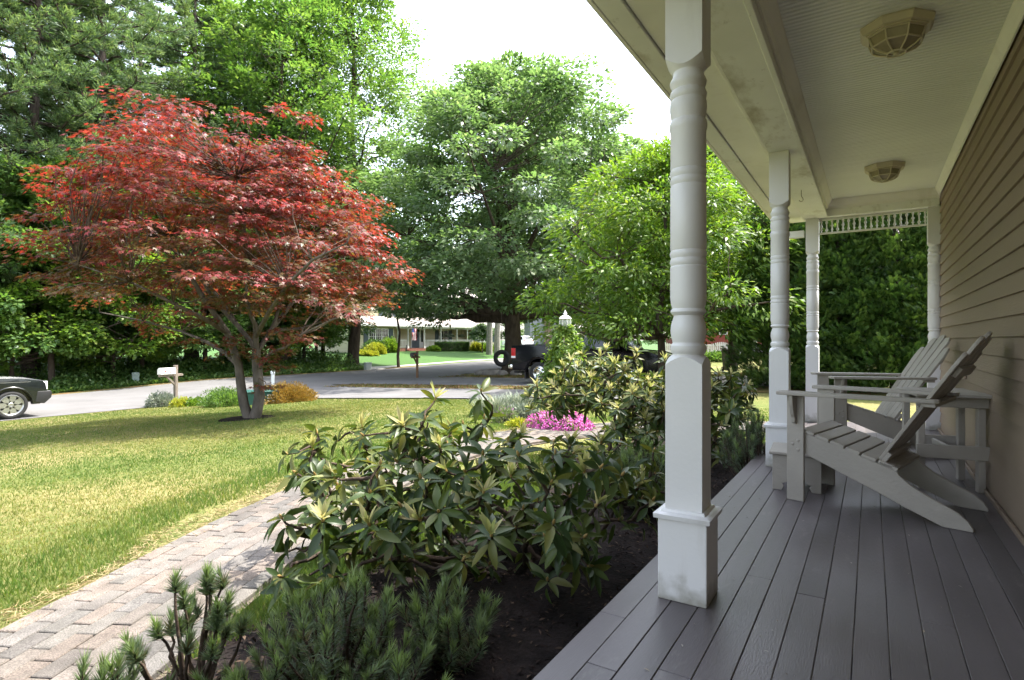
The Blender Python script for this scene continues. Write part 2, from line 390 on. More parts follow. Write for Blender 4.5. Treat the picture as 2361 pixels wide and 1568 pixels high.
for s in ss:
    c, d, q = path_at(s)
    for k in range(7):
        p = c+q*(PW*(k/3-1)*1.03); V.append((p.x, p.y, gzf(p.x, p.y)+.012))
for i in range(59):
    for k in range(6): F.append((i*7+k, i*7+k+1, (i+1)*7+k+1, (i+1)*7+k))
path = tag(np_mesh('brick_path', np.array(V), np.array(F), mat('sand joint', (.14, .115, .085), .95, .3, 12, .5, 60), smooth=True), kind='structure')
def brick_mat():
    m = bpy.data.materials.new('paver'); m.use_nodes = True; N, Lk = nodes(m); p = N['Principled BSDF']; p.inputs['Roughness'].default_value = .9
    p.inputs['Specular IOR Level'].default_value = .2
    oi = N.new('ShaderNodeObjectInfo'); g = N.new('ShaderNodeNewGeometry')
    r = N.new('ShaderNodeValToRGB'); cr = r.color_ramp; cols = [(.145,.118,.10),(.17,.145,.126),(.13,.122,.114),(.18,.148,.126),(.088,.084,.08),(.16,.146,.13)]
    while len(cr.elements) < len(cols): cr.elements.new(.5)
    for i, c in enumerate(cols): cr.elements[i].position = i/(len(cols)-1); cr.elements[i].color = (*c, 1)
    at_ = N.new('ShaderNodeAttribute'); at_.attribute_name = 'var'
    add = N.new('ShaderNodeMath'); add.operation = 'ADD'; Lk.new(oi.outputs['Random'], add.inputs[0]); Lk.new(at_.outputs['Fac'], add.inputs[1])
    fr = N.new('ShaderNodeMath'); fr.operation = 'FRACT'; Lk.new(add.outputs[0], fr.inputs[0]); Lk.new(fr.outputs[0], r.inputs[0])
    n = N.new('ShaderNodeTexNoise'); n.inputs['Scale'].default_value = 170; n.inputs['Detail'].default_value = 3; Lk.new(g.outputs['Position'], n.inputs[0])
    n3 = N.new('ShaderNodeTexNoise'); n3.inputs['Scale'].default_value = 9; n3.inputs['Detail'].default_value = 6; Lk.new(g.outputs['Position'], n3.inputs[0])
    mr = N.new('ShaderNodeMapRange'); mr.inputs[1].default_value = .3; mr.inputs[2].default_value = .7; mr.inputs[3].default_value = .55; mr.inputs[4].default_value = 1.45; Lk.new(n.outputs['Fac'], mr.inputs[0])
    mr3 = N.new('ShaderNodeMapRange'); mr3.inputs[1].default_value = .3; mr3.inputs[2].default_value = .7; mr3.inputs[3].default_value = .75; mr3.inputs[4].default_value = 1.2; Lk.new(n3.outputs['Fac'], mr3.inputs[0])
    mm = N.new('ShaderNodeMath'); mm.operation = 'MULTIPLY'; Lk.new(mr.outputs[0], mm.inputs[0]); Lk.new(mr3.outputs[0], mm.inputs[1])
    mx = N.new('ShaderNodeMix'); mx.data_type = 'RGBA'; mx.blend_type = 'MULTIPLY'; mx.inputs['Factor'].default_value = 1
    Lk.new(r.outputs[0], mx.inputs['A']); Lk.new(mm.outputs[0], mx.inputs['B']); Lk.new(mx.outputs['Result'], p.inputs['Base Color'])
    bp = N.new('ShaderNodeBump'); bp.inputs['Strength'].default_value = .5; bp.inputs['Distance'].default_value = .006
    Lk.new(n.outputs['Fac'], bp.inputs['Height']); Lk.new(bp.outputs[0], p.inputs['Normal']); return m
M_BRICK = add_scratches(brick_mat(), .6, (.085, .08, .068), 2.2, (1, 1, 1), .5, .7)
brick_me = [MB().box(-.1005-.001*k, .1005+.0005*k, -.0445, .0445, -.04, .012).mesh('brick', .004) for k in range(3)]
for me in brick_me: me.materials.append(M_BRICK)
spots = []
for row in range(10):
    o = (row-4.5)*.0925
    s = .1+(.104 if row % 2 else 0)+random.uniform(-.02, .02)
    while s < arc[-1]-.1:
        c, d, q = path_at(s); p = c+q*o; spots.append((p, d, s)); s += .2085*(1 if True else 0)
def dcam(p): return (p.x**2+p.y**2)**.5
inview = lambda p: (abs(p.x*CA+p.y*SA) < .95*(-p.x*SA+p.y*CA)) and (-p.x*SA+p.y*CA) > 1.9
spots.sort(key=lambda t: (not inview(t[0]), dcam(t[0])))
rest_v = []; rest_f = []; rest_a = []
for i, (p, d, s) in enumerate(spots):
    sl_x = (gzf(p.x+.1*d.x, p.y+.1*d.y)-gzf(p.x-.1*d.x, p.y-.1*d.y))/.2
    Mx = Matrix(((d.x, -d.y, 0, p.x), (d.y, d.x, 0, p.y), (0, 0, 1, gzf(p.x, p.y)+.028+random.uniform(-.0018, .0018)), (0, 0, 0, 1)))
    Mx = Mx @ Matrix.Rotation(-math.atan(sl_x)+random.uniform(-.012, .012), 4, 'Y') @ Matrix.Rotation(random.uniform(-.015, .015), 4, 'X') @ Matrix.Rotation(random.uniform(-.01, .01), 4, 'Z')
    if i < 300:
        o = link('brick', random.choice(brick_me), path); o.matrix_world = Mx; o.parent = path; o.matrix_parent_inverse = Matrix()
    else:
        b = len(rest_v); a = random.random()
        q = [(-.1,-.044,-.04),(.1,-.044,-.04),(.1,.044,-.04),(-.1,.044,-.04),(-.1,-.044,.012),(.1,-.044,.012),(.1,.044,.012),(-.1,.044,.012)]
        rest_v += [tuple(Mx @ Vector(t)) for t in q]; rest_a += [a]*8
        rest_f += [tuple(b+k for k in f) for f in [(3,2,1,0),(4,5,6,7),(0,1,5,4),(1,2,6,5),(2,3,7,6),(3,0,4,7)]]
tag(np_mesh('bricks_beyond', np.array(rest_v), np.array(rest_f), M_BRICK, path, var=rest_a), kind='stuff')
# ------------------------------------------------------------------ the house we stand at: porch, wall, posts
house = empty('house', (0, 0, 0), 0, 'taupe clapboard house with white-trimmed porch and grey painted deck', 'house')
WX = .655
wall = MB().box(WX+.02, WX+.10, -4, 8.02, -.34, 2.75).build('wall', M_SIDING, house)
cb = MB(); cb.hexa([(WX-.012,-4,0),(WX+.019,-4,0),(WX+.019,8.02,0),(WX-.012,8.02,0)], [(WX+.006,-4,.13),(WX+.019,-4,.13),(WX+.019,8.02,.13),(WX+.006,8.02,.13)])
cb_me = cb.mesh('clapboard', .0015); cb_me.materials.append(M_SIDING)
for k in range(23):
    o = link('clapboard', cb_me, wall); o.location = (random.uniform(-.0008, .0008), 0, -.016+.115*k)
MB().box(WX+.101, 7, -4.5, 8.0, -.34, 5.4).build('house_body', M_SIDING, house)
MB().prism([(-.1, 5.38), (3.9, 8.2), (7.9, 5.38), (7.9, 5.28), (-.1, 5.28)], -4.9, 8.4, 'y').build('main_roof', mat('roof shingle', (.09, .085, .08), .9, .2, 5, .4, 30), house)
# deck
deck = MB().box(-.80, WX, -4, 8.15, -.20, -.026).box(-.815, -.801, -4, 8.15, -.34, -.03).build('porch_deck', mat('deck frame', (.10, .09, .09), .7, .1), house)
MB().box(-.83, WX-.02, -3.9, 8.1, -.0255, -.0045).build('gap_dirt', add_scratches(mat('gap dirt', (.02, .017, .016), .95, .3, 6), .9, (.26, .23, .18), 3, (1.2, .7, 1), .42, .6), deck)
lens = [(-4, 2.9), (2.904, 8.19)]
xb = -.848
for k in range(15):
    wb = .0975; cuts = [-4, random.uniform(1.2, 4.6), 8.19] if k % 3 == 1 else ([-4, random.uniform(3.2, 6.4), 8.19] if k % 3 == 2 else [-4, random.uniform(1.5, 2.6), random.uniform(4.8, 6.5), 8.19])
    if k == 0: wb = .098
    for a, b in zip(cuts[:-1], cuts[1:]):
        zo = random.uniform(-.0008, .0008)
        MB().box(xb, min(xb+wb, WX-.013), a+.001, b-.001, -.025+zo, zo).build('deck_board', M_DECK, deck, .0018)
    xb += .1
MB().box(WX-.030, WX-.0135, -4, 8.02, .0015, .03).build('base_trim', M_SIDING, house, .003)
# posts
PROF = [(.925,.058),(.946,.060),(.952,.066),(.965,.0695),(.978,.068),(.984,.062),(.99,.0595),(1.01,.0645),(1.035,.068),(1.06,.0655),(1.085,.0575),(1.096,.055),(1.102,.063),(1.11,.068),(1.118,.066),(1.123,.061),(1.14,.0655),(1.165,.0688),
 (1.285,.0688),(1.29,.0655),(1.296,.068),(1.305,.0705),(1.314,.068),(1.32,.0655),(1.327,.068),(1.337,.0705),(1.346,.068),(1.351,.0655),(1.356,.0686),(1.60,.0683),(1.606,.0652),(1.613,.068),(1.622,.070),(1.631,.068),(1.637,.0652),(1.644,.068),(1.654,.070),(1.663,.068),(1.669,.0652),(1.675,.068),
 (1.818,.0675),(1.824,.0705),(1.84,.072),(1.856,.069),(1.862,.064),(1.875,.066),(1.905,.0705),(1.93,.0695),(1.942,.0645),(1.948,.068),(1.962,.0705),(1.974,.066),(1.98,.060),(1.99,.064),(2.0,.0685),(2.01,.070),(2.021,.066),(2.03,.060),(2.045,.0575),(2.07,.0575)]
def square_end(mb, h, zflat, zend, ztip, rtip):
    """square section from zflat to a turned shoulder that ends at radius rtip at ztip"""
    n = 8; per = []
    for s in range(4):
        for k in range(n):
            u = -1+2*k/n; p = [(u, -1), (1, u), (-u, 1), (-1, -u)][s]; per.append((p[0]*h, p[1]*h))
    up = 1 if ztip > zflat else -1; m = len(per); vs = [(x, y, zflat) for x, y in per]
    vs += [(x, y, zend-up*((x*x+y*y)**.5-h)*1.05) for x, y in per]
    for x, y in per:
        d = (x*x+y*y)**.5; vs.append((x/d*rtip, y/d*rtip, ztip))
    fs = [(i, (i+1) % m, m+(i+1) % m, m+i) for i in range(m)]+[(m+i, m+(i+1) % m, 2*m+(i+1) % m, 2*m+i) for i in range(m)]+[tuple(range(m))]
    mb._add(vs, fs)
def make_post():
    p = MB(); p.lathe(PROF, 32, cap=False); square_end(p, .07, .30, .935, .943, .0585); square_end(p, .07, 2.482, 2.062, 2.05, .0575)
    me = p.mesh('porch_post', smooth=True, ang=32); me.materials.append(M_POST)
    b = MB().box(-.0925, .0925, -.0925, .0925, 0, .312).mesh('post_base', .003); b.materials.append(M_POST)
    q = MB()
    for z0, z1, h0, h1 in ((.3125, .331, .106, .108), (.331, .337, .108, .096), (.337, .347, .085, .080)):
        q.hexa([(-h0,-h0,z0),(h0,-h0,z0),(h0,h0,z0),(-h0,h0,z0)], [(-h1,-h1,z1),(h1,-h1,z1),(h1,h1,z1),(-h1,h1,z1)])
    mo = q.mesh('base_moulding', .003, True, 2); mo.materials.append(M_POST); return me, b, mo
post_me = make_post()
POSTS = [(-.61, 2.29), (-.615, 5.02), (-.61, 7.98), (WX-.045, 7.98), (-.61, -.6)]
for (x, y) in POSTS:
    o = link('porch_post', post_me[0], house); o.location = (x, y, 0)
    for nm, me in (('post_base', post_me[1]), ('base_moulding', post_me[2])): link(nm, me, o)
# beam, soffit, fascia, ceiling
BZ = 2.483; CZ = 2.675
MB().box(-.69, -.455, -4, 8.10, BZ, BZ+.32).build('porch_beam', M_BEAM, house, .004)
MB().box(-.475, -.4555+.012, -4, 7.86, BZ-.004, BZ+.028).build('beam_lip', M_BEAM, house, .003)
MB().box(-.4545, WX-.012, 7.87, 8.10, BZ-.002, BZ+.32).build('end_beam', M_BEAM, house, .004)
crown = [(0, 0), (.012, 0), (.02, .03), (.032, .045), (.055, .085), (.06, .105), (0, .105)]
MB().prism([(-.4535+u, CZ-.106+v) for u, v in crown], -4, 7.869, 'y').build('crown_moulding', M_WHITE, house, 0)
MB().prism([(WX-.0135-u*.75, CZ-.086+v*.8) for u, v in crown], -4, 7.869, 'y').build('crown_moulding', M_WHITE, house, 0)
MB().prism([(7.869-u*.8, CZ-.106+v) for u, v in crown], -.453, WX-.014, 'x').build('crown_moulding', M_WHITE, house, 0)
ceil = MB().box(-.455, WX+.02, -4, 7.87, CZ+.012, CZ+.03).build('porch_ceiling', M_CEIL, house)
bd = MB().prism([(-.0205,.0115),(-.0205,.004),(-.017,0),(.006,0),(.008,.0045),(.0105,.0045),(.0125,0),(.0155,0),(.0175,.004),(.0175,.0115)], -.394, WX-.058, 'x')
bd_me = bd.mesh('ceiling_board'); bd_me.materials.append(M_CEIL)
y = 7.84; k = 0
while y > 1.2:
    o = link('ceiling_board', bd_me, ceil); o.location = (0, y, CZ+random.uniform(-.0006, .0006)); y -= .039; k += 1
MB().box(-.394, WX-.058, -4, y+.018, CZ, CZ+.0115).build('ceiling_panel', M_CEIL, ceil)
MB().box(-.938, -.6905, -4, 8.32, BZ+.045, BZ+.06).build('soffit', M_WHITE, house)
MB().box(-1.055, -.945, -4, 8.35, BZ+.032, BZ+.062).build('soffit_edge_board', M_BEAM, house, .004)
MB().box(-.715, -.6905, -4, 8.10, BZ+.006, BZ+.044).build('bed_moulding', M_WHITE, house, .004)
MB().box(-1.08, -1.056, -4, 8.4, BZ+.03, BZ+.22).build('fascia', M_WHITE, house, .003)
MB().prism([(-1.12, BZ+.21), (-1.12, BZ+.23), (WX+.1, BZ+1.02), (WX+.1, BZ+1.0)], -4, 8.5, 'y').build('porch_roof', MATS['roof shingle'], house)
MB().box(-1.05, WX+.1, 8.101, 8.13, BZ+.063, BZ+.42).build('gable_board', M_WHITE, house)
# downspout elbow beside the end post, screw hook, outlet
MB().box(-.93, -.70, 7.94, 8.01, 2.27, 2.355).build('downspout', mat('white gutter', (.75, .75, .74), .4), house, .006)
MB().box(-.94, -.885, 7.93, 8.02, 2.25, BZ+.05).build('downspout', MATS['white gutter'], house, .006)
hk = [(0, 0, 0), (0, 0, -.05), (.004, 0, -.065), (.016, 0, -.08), (.02, 0, -.098), (.008, 0, -.113), (-.01, 0, -.113), (-.022, 0, -.10)]
o = MB().tube(hk, .0028, 6).build('screw_hook', mat('rusty hook', (.10, .06, .035), .6, metal=.6), house, smooth=True); o.location = (-.585, 6.35, BZ); o.rotation_euler.z = YAW
ou = MB().box(WX-.026, WX-.008, 5.80, 5.91, .69, .81).build('outlet_plate', M_SIDING, house, .004)
MB().lathe([(0, .0), (0, .042), (-.022, .040), (-.026, .030), (-.026, 0)], 20, (WX-.0265, 5.855, .752), 'x', False).build('outlet_cover', mat('grey outlet', (.30, .28, .26), .5), ou, smooth=True)
# spindle frieze at the porch end
fr = MB().box(-.54, WX-.115, 7.965, 7.995, 2.29, 2.31).box(-.54, WX-.115, 7.965, 7.995, 2.455, 2.4795).build('frieze_rail', M_POST, house, .002)
sp = [(0, .007), (.02, .007), (.024, .012), (.030, .013), (.036, .009), (.06, .007), (.066, .012), (.077, .0155), (.088, .012), (.094, .007), (.12, .007), (.125, .012), (.134, .012), (.1445, .007)]
sp2 = [(0, .007), (.01, .009), (.02, .0145), (.032, .0145), (.042, .009), (.05, .007), (.10, .007), (.107, .012), (.118, .0145), (.13, .012), (.1445, .007)]
sm = [MB().lathe(q, 10).mesh('spindle', smooth=True) for q in (sp, sp2)]
for me in sm: me.materials.append(M_POST)
for k in range(19):
    o = link('spindle', sm[k % 2], fr); o.location = (-.515+k*(1.035/18), 7.98, 2.3102)

# ------------------------------------------------------------------ ceiling lights
def ceiling_light(x, y, label):
    L = empty('ceiling_light', (x, y, CZ), R(22.5), label, 'ceiling light', 'cream octagonal cage lights on the porch ceiling')
    def octa(r): return [(r*math.cos(R(45*k)), r*math.sin(R(45*k))) for k in range(8)]
    def ring(mb, z0, r0, z1, r1):
        a, b = octa(r0), octa(r1); mb._add([(*p, z0) for p in a]+[(*p, z1) for p in b], [(k, (k+1) % 8, 8+(k+1) % 8, 8+k) for k in range(8)])
    m = MB()
    pr = [(-.001, .02), (-.001, .176), (-.012, .178), (-.040, .166), (-.044, .158), (-.044, .150), (-.052, .150), (-.052, .138), (-.052, .02)]
    for (z0, r0), (z1, r1) in zip(pr[:-1], pr[1:]): ring(m, z0, r0, z1, r1)
    m.build('base_plate', M_BRONZE, L)
    c = MB(); rr = [(-.053, .137), (-.105, .118), (-.145, .045)]
    for k in range(8):
        a = R(45*k); P = [(r*math.cos(a), r*math.sin(a), z) for z, r in rr]
        P = [P[0], P[1], ((P[1][0]*.62+P[2][0]*.38), (P[1][1]*.62+P[2][1]*.38), -.127), P[2]]
        c.tube(P, .0045, 6)
    for z, r in ((-.105, .118), (-.145, .045), (-.055, .1365)):
        o8 = octa(r); c.tube([(*o8[k % 8], z) for k in range(9)], .0045, 6)
    c.build('cage', M_BRONZE, L, smooth=True)
    g = MB(); q = [(-.054, .130), (-.103, .111), (-.138, .043), (-.139, .004)]
    for (z0, r0), (z1, r1) in zip(q[:-1], q[1:]): ring(g, z0, r0, z1, r1)
    g.build('frosted_shade', mat('dusty frosted glass', (.30, .26, .19), .3, .1, 20), L)
    MB().lathe([(-.138, .012), (-.150, .014), (-.156, .008), (-.158, 0)], 12, cap=False).build('finial', M_BRONZE, L, smooth=True)
ceiling_light(.115, 3.69, 'cream octagonal cage light on ceiling above the front chair')
ceiling_light(.11, 6.60, 'cream octagonal cage light on ceiling nearer the spindle frieze')

# ------------------------------------------------------------------ porch furniture
def chair(loc, rz, label):
    """local x runs forward from the tail of the back legs"""
    C = empty('adirondack_chair', loc, rz, label, 'chair', 'greige wooden chairs on the porch'); hw = .288
    st = [(.845,.428),(.60,.352),(.343,.262),(.335,.243),(.271,.190),(.175,.139),(.071,.089),(.027,.051),(.007,.019),(.006,.001),(.06,.001),(.135,.001),(.30,.067),(.44,.131),(.62,.205),(.845,.300)]
    for s in (-1, 1):
        y = s*(hw-.024); MB().prism(st, y-.011, y+.011, 'y').build('back_leg', M_CHAIR, C, .003)
        y2 = s*(hw-.0005); lg = MB().box(.828, .928, y2-.0115, y2+.0115, 0, .6595).build('front_leg', M_CHAIR, C, .003)
        for bx, bz in ((.862, .375), (.862, .318), (.895, .352)):
            MB().lathe([(0, .011), (.003, .010), (.005, .005), (.0055, 0)] if s > 0 else [(0, .011), (-.003, .010), (-.005, .005), (-.0055, 0)], 10, (bx, y2+s*.0116, bz), 'y', False).build('bolt', M_CHAIR, lg, smooth=True)
        br = [(.895,.6595),(.895,.50),(.885,.482),(.868,.482),(.862,.5),(.862,.6595)]
        bp = [(0,.6595),(.075,.6595),(.068,.60),(.05,.545),(.034,.52),(.03,.49),(.018,.482),(0,.482)]
        MB().prism([(y2+s*(.012+u), z) for u, z in bp], .868, .890, 'x').build('arm_bracket', M_CHAIR, lg, .002)
        ya, yb = s*(hw-.035), s*(hw+.095)
        ap = [(.972, ya+s*.02),(.972, yb-s*.025),(.955, yb),(.60, yb),(.30, yb-s*.045),(.165, yb-s*.06),(.145, yb-s*.075),(.145, ya+s*.01),(.16, ya)]
        MB().prism([(u, v) for u, v in ap]+[(.955, ya)], .66, .681, 'z').build('arm', M_CHAIR, C, .004, seg=2)
    for k in range(6):
        x0 = .853-k*.083; x1 = x0-.073; zz = lambda x: .428-(.845-x)*.3285+.001
        sl = MB(); sl.hexa([(x1,-hw+.012,zz(x1)),(x0,-hw+.012,zz(x0)),(x0,hw-.012,zz(x0)),(x1,hw-.012,zz(x1))], [(x1-.006,-hw+.012,zz(x1)+.019),(x0-.006,-hw+.012,zz(x0)+.019),(x0-.006,hw-.012,zz(x0)+.019),(x1-.006,hw-.012,zz(x1)+.019)])
        sl.build('seat_slat', M_CHAIR, C, .003)
    # back: six fanned boards with rounded tops
    B0 = Vector((.452, 0, .305)); ud = Vector((-.54, 0, .842)).normalized(); nd = Vector((ud.z, 0, -ud.x))
    for k in range(5):
        c = (k-2); a = c*R(2.6); w0, w1 = .088, .104
        ln = [.755, .855, .885, .855, .755][k]; cy = c*.093
        ps = [(-w0/2, 0), (w0/2, 0), (w1/2, ln*.82)]; tops = []
        sl_ = {-2: (-.09, 0), -1: (-.035, .0), 0: (-.02, -.02), 1: (0, -.035), 2: (0, -.09)}[c]
        for j in range(7):
            u = 1-2*j/6; e = sl_[1] if u > 0 else sl_[0]
            tops.append((u*w1/2, ln+e*abs(u)**2 - .012*abs(u)**4))
        ps += tops+[(-w1/2, ln*.82)]
        V = []
        for off in (0, -.019):
            for (u, h) in ps:
                uu = cy+u*math.cos(a)+h*math.sin(a)*1.0; hh = h*math.cos(a)
                V.append(tuple(B0+ud*hh+Vector((0, uu, 0))+nd*off))
        n = len(ps); m = MB(); m._add(V, [tuple(range(n)), tuple(range(n, 2*n))[::-1]]+[(i, (i+1) % n, n+(i+1) % n, n+i) for i in range(n)])
        m.build('back_slat', M_CHAIR, C, .003)
    MB().box(.160, .228, -hw-.02, hw+.02, .637, .6595).build('arm_rail', M_CHAIR, C, .003)
    q = MB(); q.mat = Matrix.Translation(B0+ud*.64-nd*.0315) @ Matrix(((ud.x,0,nd.x,0),(0,1,0,0),(ud.z,0,nd.z,0),(0,0,0,1)))
    q.box(-.03, .03, -.235, .235, -.012, .012); q.build('back_rail', M_CHAIR, C, .003)
    q = MB(); q.mat = Matrix.Translation(B0+ud*.03-nd*.0315) @ Matrix(((ud.x,0,nd.x,0),(0,1,0,0),(ud.z,0,nd.z,0),(0,0,0,1)))
    q.box(-.03, .05, -.25, .25, -.012, .012); q.build('back_rail', M_CHAIR, C, .003)
    # slats that close the seat behind the back
    for k in range(2):
        x0 = .40-k*.0; 
    m = MB(); m.hexa([(.343,-hw+.012,.2635),(.43,-hw+.012,.2915),(.43,hw-.012,.2915),(.343,hw-.012,.2635)], [(.338,-hw+.012,.281),(.425,-hw+.012,.309),(.425,hw-.012,.309),(.338,hw-.012,.281)])
    m.build('rear_slat', M_CHAIR, C, .002)
    return C
chair((.454+.069, 3.78+.279, 0), math.atan2(.241, -.97), 'greige slatted chair in front of the small wall table, angled away')
f2 = Vector((-.955, -.297)); chair((.525, 6.39, 0), math.atan2(f2.y, f2.x), 'greige slatted chair beyond the small wall table, by the porch end')
n = 130; x = rng.uniform(-.8, .6, n); y = rng.uniform(1.5, 7.5, n)
v, f, a = leaves(np.stack([x, y, np.full(n, .004)], -1), nrm(rdir(n)*np.array([1, 1, .1])), nrm(np.array([0, 0, 1])+rdir(n)*.2), rng.uniform(.006, .022, n), rng.uniform(.003, .008, n), T_DIA, F_DIA, rng.uniform(0, 1, n))
tag(np_mesh('deck_litter', v, f, leafmat('dry scrap', [(.35,.30,.22),(.12,.08,.05),(.5,.47,.4),(.06,.05,.04)], 0), var=a), 'tiny dry leaf scraps on the porch deck', 'leaf litter', kind='stuff')
# side table against the wall
tb = empty('side_table', (.415, 4.99, 0), R(10), 'small greige slatted side table against the clapboard wall', 'side table')
for k in range(5): MB().box(-.215, .215, -.31+k*.125, -.31+k*.125+.119, .625, .645).build('top_slat', M_CHAIR, tb, .003)
for sx in (-1, 1):
    for sy in (-1, 1): MB().box(sx*.165-.02, sx*.165+.02, sy*.19-.03, sy*.19+.03, 0, .6245).build('leg', M_CHAIR, tb, .003)
for sy in (-1, 1):
    MB().box(-.20, .20, sy*.231-.01, sy*.231+.01, .555, .624).build('apron', M_CHAIR, tb, .003)
    MB().box(-.20, .20, sy*.231-.01, sy*.231+.01, .215, .305).build('stretcher', M_CHAIR, tb, .003)
MB().box(-.0, .02, -.22, .22, .215, .285).build('stretcher', M_CHAIR, tb, .003)
# foot stool
fs = empty('footstool', (-.43, 4.40, 0), R(4), 'low greige wooden stool with scalloped feet beside the chair leg', 'stool')
MB().box(-.165, .165, -.205, .205, .235, .255).build('stool_top', M_CHAIR, fs, .005)
ep = [(-.145,.234),(-.145,0),(-.09,0),(-.075,.03),(-.088,.045),(-.06,.055),(-.045,.085),(0,.10),(.045,.085),(.06,.055),(.088,.045),(.075,.03),(.09,0),(.145,0),(.145,.234)]
for sy in (-1, 1): MB().prism(ep, sy*.17-.011, sy*.17+.011, 'y').build('end_panel', M_CHAIR, fs, .002)
MB().box(-.012, .012, -.157, .157, .10, .19).build('stretcher', M_CHAIR, fs, .002)
MB().box(-.03, .03, -.1895, -.1815, .12, .15).build('tenon', M_CHAIR, fs, .002)
# ------------------------------------------------------------------ vegetation tools
def curve(p0, p1, bend=.1, n=5, lift=0.):
    """points of a bowed, slightly wandering line"""
    p0 = np.asarray(p0, float); p1 = np.asarray(p1, float); L = np.linalg.norm(p1-p0); t = np.linspace(0, 1, n)[:, None]
    off = rng.normal(size=3)*bend*L; off[2] += lift*L
    w = rng.normal(size=(n, 3))*bend*.25*L; w[0] = w[-1] = 0
    return p0+(p1-p0)*t+off*(4*t*(1-t))*.5+w*np.sin(np.pi*t)
def taper(r0, r1, n): return list(np.linspace(r0, r1, n))
M_BARK = mat('grey brown bark', (.075, .058, .045), .95, .35, 6, .9, 25, stretch=(1, 1, .3), spec=.1)
M_BARKP = mat('pine bark', (.085, .068, .058), .95, .35, 8, .9, 25, stretch=(1, 1, .3), spec=.1)
M_BARKM = mat('smooth maple bark', (.095, .083, .068), .85, .35, 9, .5, 40, stretch=(1, 1, .4), spec=.2)
M_TWIG = mat('twig bark', (.075, .055, .042), .9, .3, 12, .4, 60, spec=.15)

def crown_arrays(cent, rad, nleaf, L, W, flat, axis=None, up=.9, T=T_DIA, F=F_DIA, out=.7, varf=None, hollow=.35):
    """leaves in flattened clumps round the centres"""
    n = len(cent); ci = rng.integers(0, n, nleaf); u = rng.uniform(hollow, 1, nleaf)**.6
    d = rdir(nleaf); o = d*u[:, None]*np.asarray(rad)[ci][:, None]; o[:, 2] *= flat
    P = cent[ci]+o
    if axis is not None:
        h = P-axis; h[:, 2] *= .3; h = nrm(h)
    else: h = np.zeros((nleaf, 3))
    Dv = nrm(h*out+nrm(o)*.7+rdir(nleaf)*.55+np.array([0, 0, -.35])); N = nrm(np.array([0, 0, 1.])*up+rdir(nleaf)*.6+h*.25)
    var = varf(P, ci) if varf is not None else np.clip(rng.normal(.5, .22, nleaf)+ (rng.uniform(-.15, .15, n))[ci], 0, 1)
    return leaves(P, Dv, N, L*rng.uniform(.7, 1.25, nleaf), W*rng.uniform(.7, 1.2, nleaf), T, F, var)
def broadleaf(name, seed, H, r0, clear, R0, shape, nclump, crad, nleaf, L, W, flat, lm, bark, nlimb=14, lean=(0, 0), extra=None, T=T_DIA, F=F_DIA, up=.9, outer=.45):
    """trunk + crown meshes of one tree, base at the origin; shape(u) gives crown radius share for u=0..1 from clear to H"""
    global rng; keep = rng; rng = np.random.default_rng(seed)
    u = rng.beta(1.25, 1.15, nclump); z = clear+(H-clear)*u; a = rng.uniform(0, 2*np.pi, nclump)
    lob = 1+.16*np.sin(3*a+seed)+.12*np.sin(5*a+2*seed+z*.6)
    rr = R0*np.array([shape(k) for k in u])*lob*rng.uniform(0, 1, nclump)**outer
    cent = np.stack([rr*np.cos(a)+lean[0]*u, rr*np.sin(a)+lean[1]*u, z], -1)
    tp = np.array([(lean[0]*k*.9*max(0, (k*H-clear)/(H-clear)), lean[1]*k*.9*max(0, (k*H-clear)/(H-clear)), k*H*.93) for k in np.linspace(0, 1, 10)]); tp[1:-1, :2] += rng.normal(size=(8, 2))*H*.006
    tr = MB(); rad = [r0*1.35]+[r0*(1-k/10)**.8 for k in range(1, 10)]; tp2 = np.insert(tp, 1, tp[0]*.75+tp[1]*.25, 0); rad.insert(1, r0*1.05)
    tr.tube(tp2, rad, 10); node = [tp[k] for k in range(4, 10)]; nr = [r0*(1-k/10)**.8 for k in range(4, 10)]
    order = np.argsort(-rr)[:nlimb*3]; rng.shuffle(order)
    for i in order[:nlimb]:
        c = cent[i]; zs = np.clip(c[2]-rr[i]*rng.uniform(.35, .9), clear*1.05, H*.85); k = zs/(H*.93)*9; k0 = int(min(8, k)); s = tp[k0]+(tp[k0+1]-tp[k0])*(k-k0)
        q = curve(s, c, .10, 7, -.05); ra = r0*.42*(1-zs/H)**.6+.02; tr.tube(q, taper(ra, .02, 7), 6, False)
        for j in range(2, 7): node.append(q[j]); nr.append(ra*(1-j/7))
    nd = np.array(node)
    for i in range(nclump):
        d = ((nd-cent[i])**2).sum(1)+4*np.maximum(0, nd[:, 2]-cent[i][2])**2; j = int(np.argmin(d))
        if d[j] > .05: tr.tube(curve(nd[j], cent[i], .12, 4), taper(min(.05, max(.012, nr[j]*.5)), .008, 4), 4, False)
    if extra: extra(tr)
    trunk = tr.mesh('trunk', smooth=True, ang=80); trunk.materials.append(bark)
    v, f, va = crown_arrays(cent, crad*rng.uniform(.65, 1.3, nclump), nleaf, L, W, flat, np.array([0, 0, clear]), up, T, F)
    o = np_mesh('crown', v, f, lm, var=va); me = o.data; bpy.data.objects.remove(o); rng = keep
    return trunk, me
def place_tree(name, meshes, loc, rz, s, label, group=None, names=('trunk', 'crown'), cat='tree'):
    o = empty(name, loc, rz, label, cat, group); o.scale = (s, s, s) if not hasattr(s, '__len__') else s
    for nm, me in zip(names, meshes): link(nm, me, o)
    return o
def on_ground(x, t, dz=-.05):
    """foot of a thing seen in pixel column x at forward distance t"""
    p = at(x, 784, t); return (p.x, p.y, gzf(p.x, p.y)+dz)

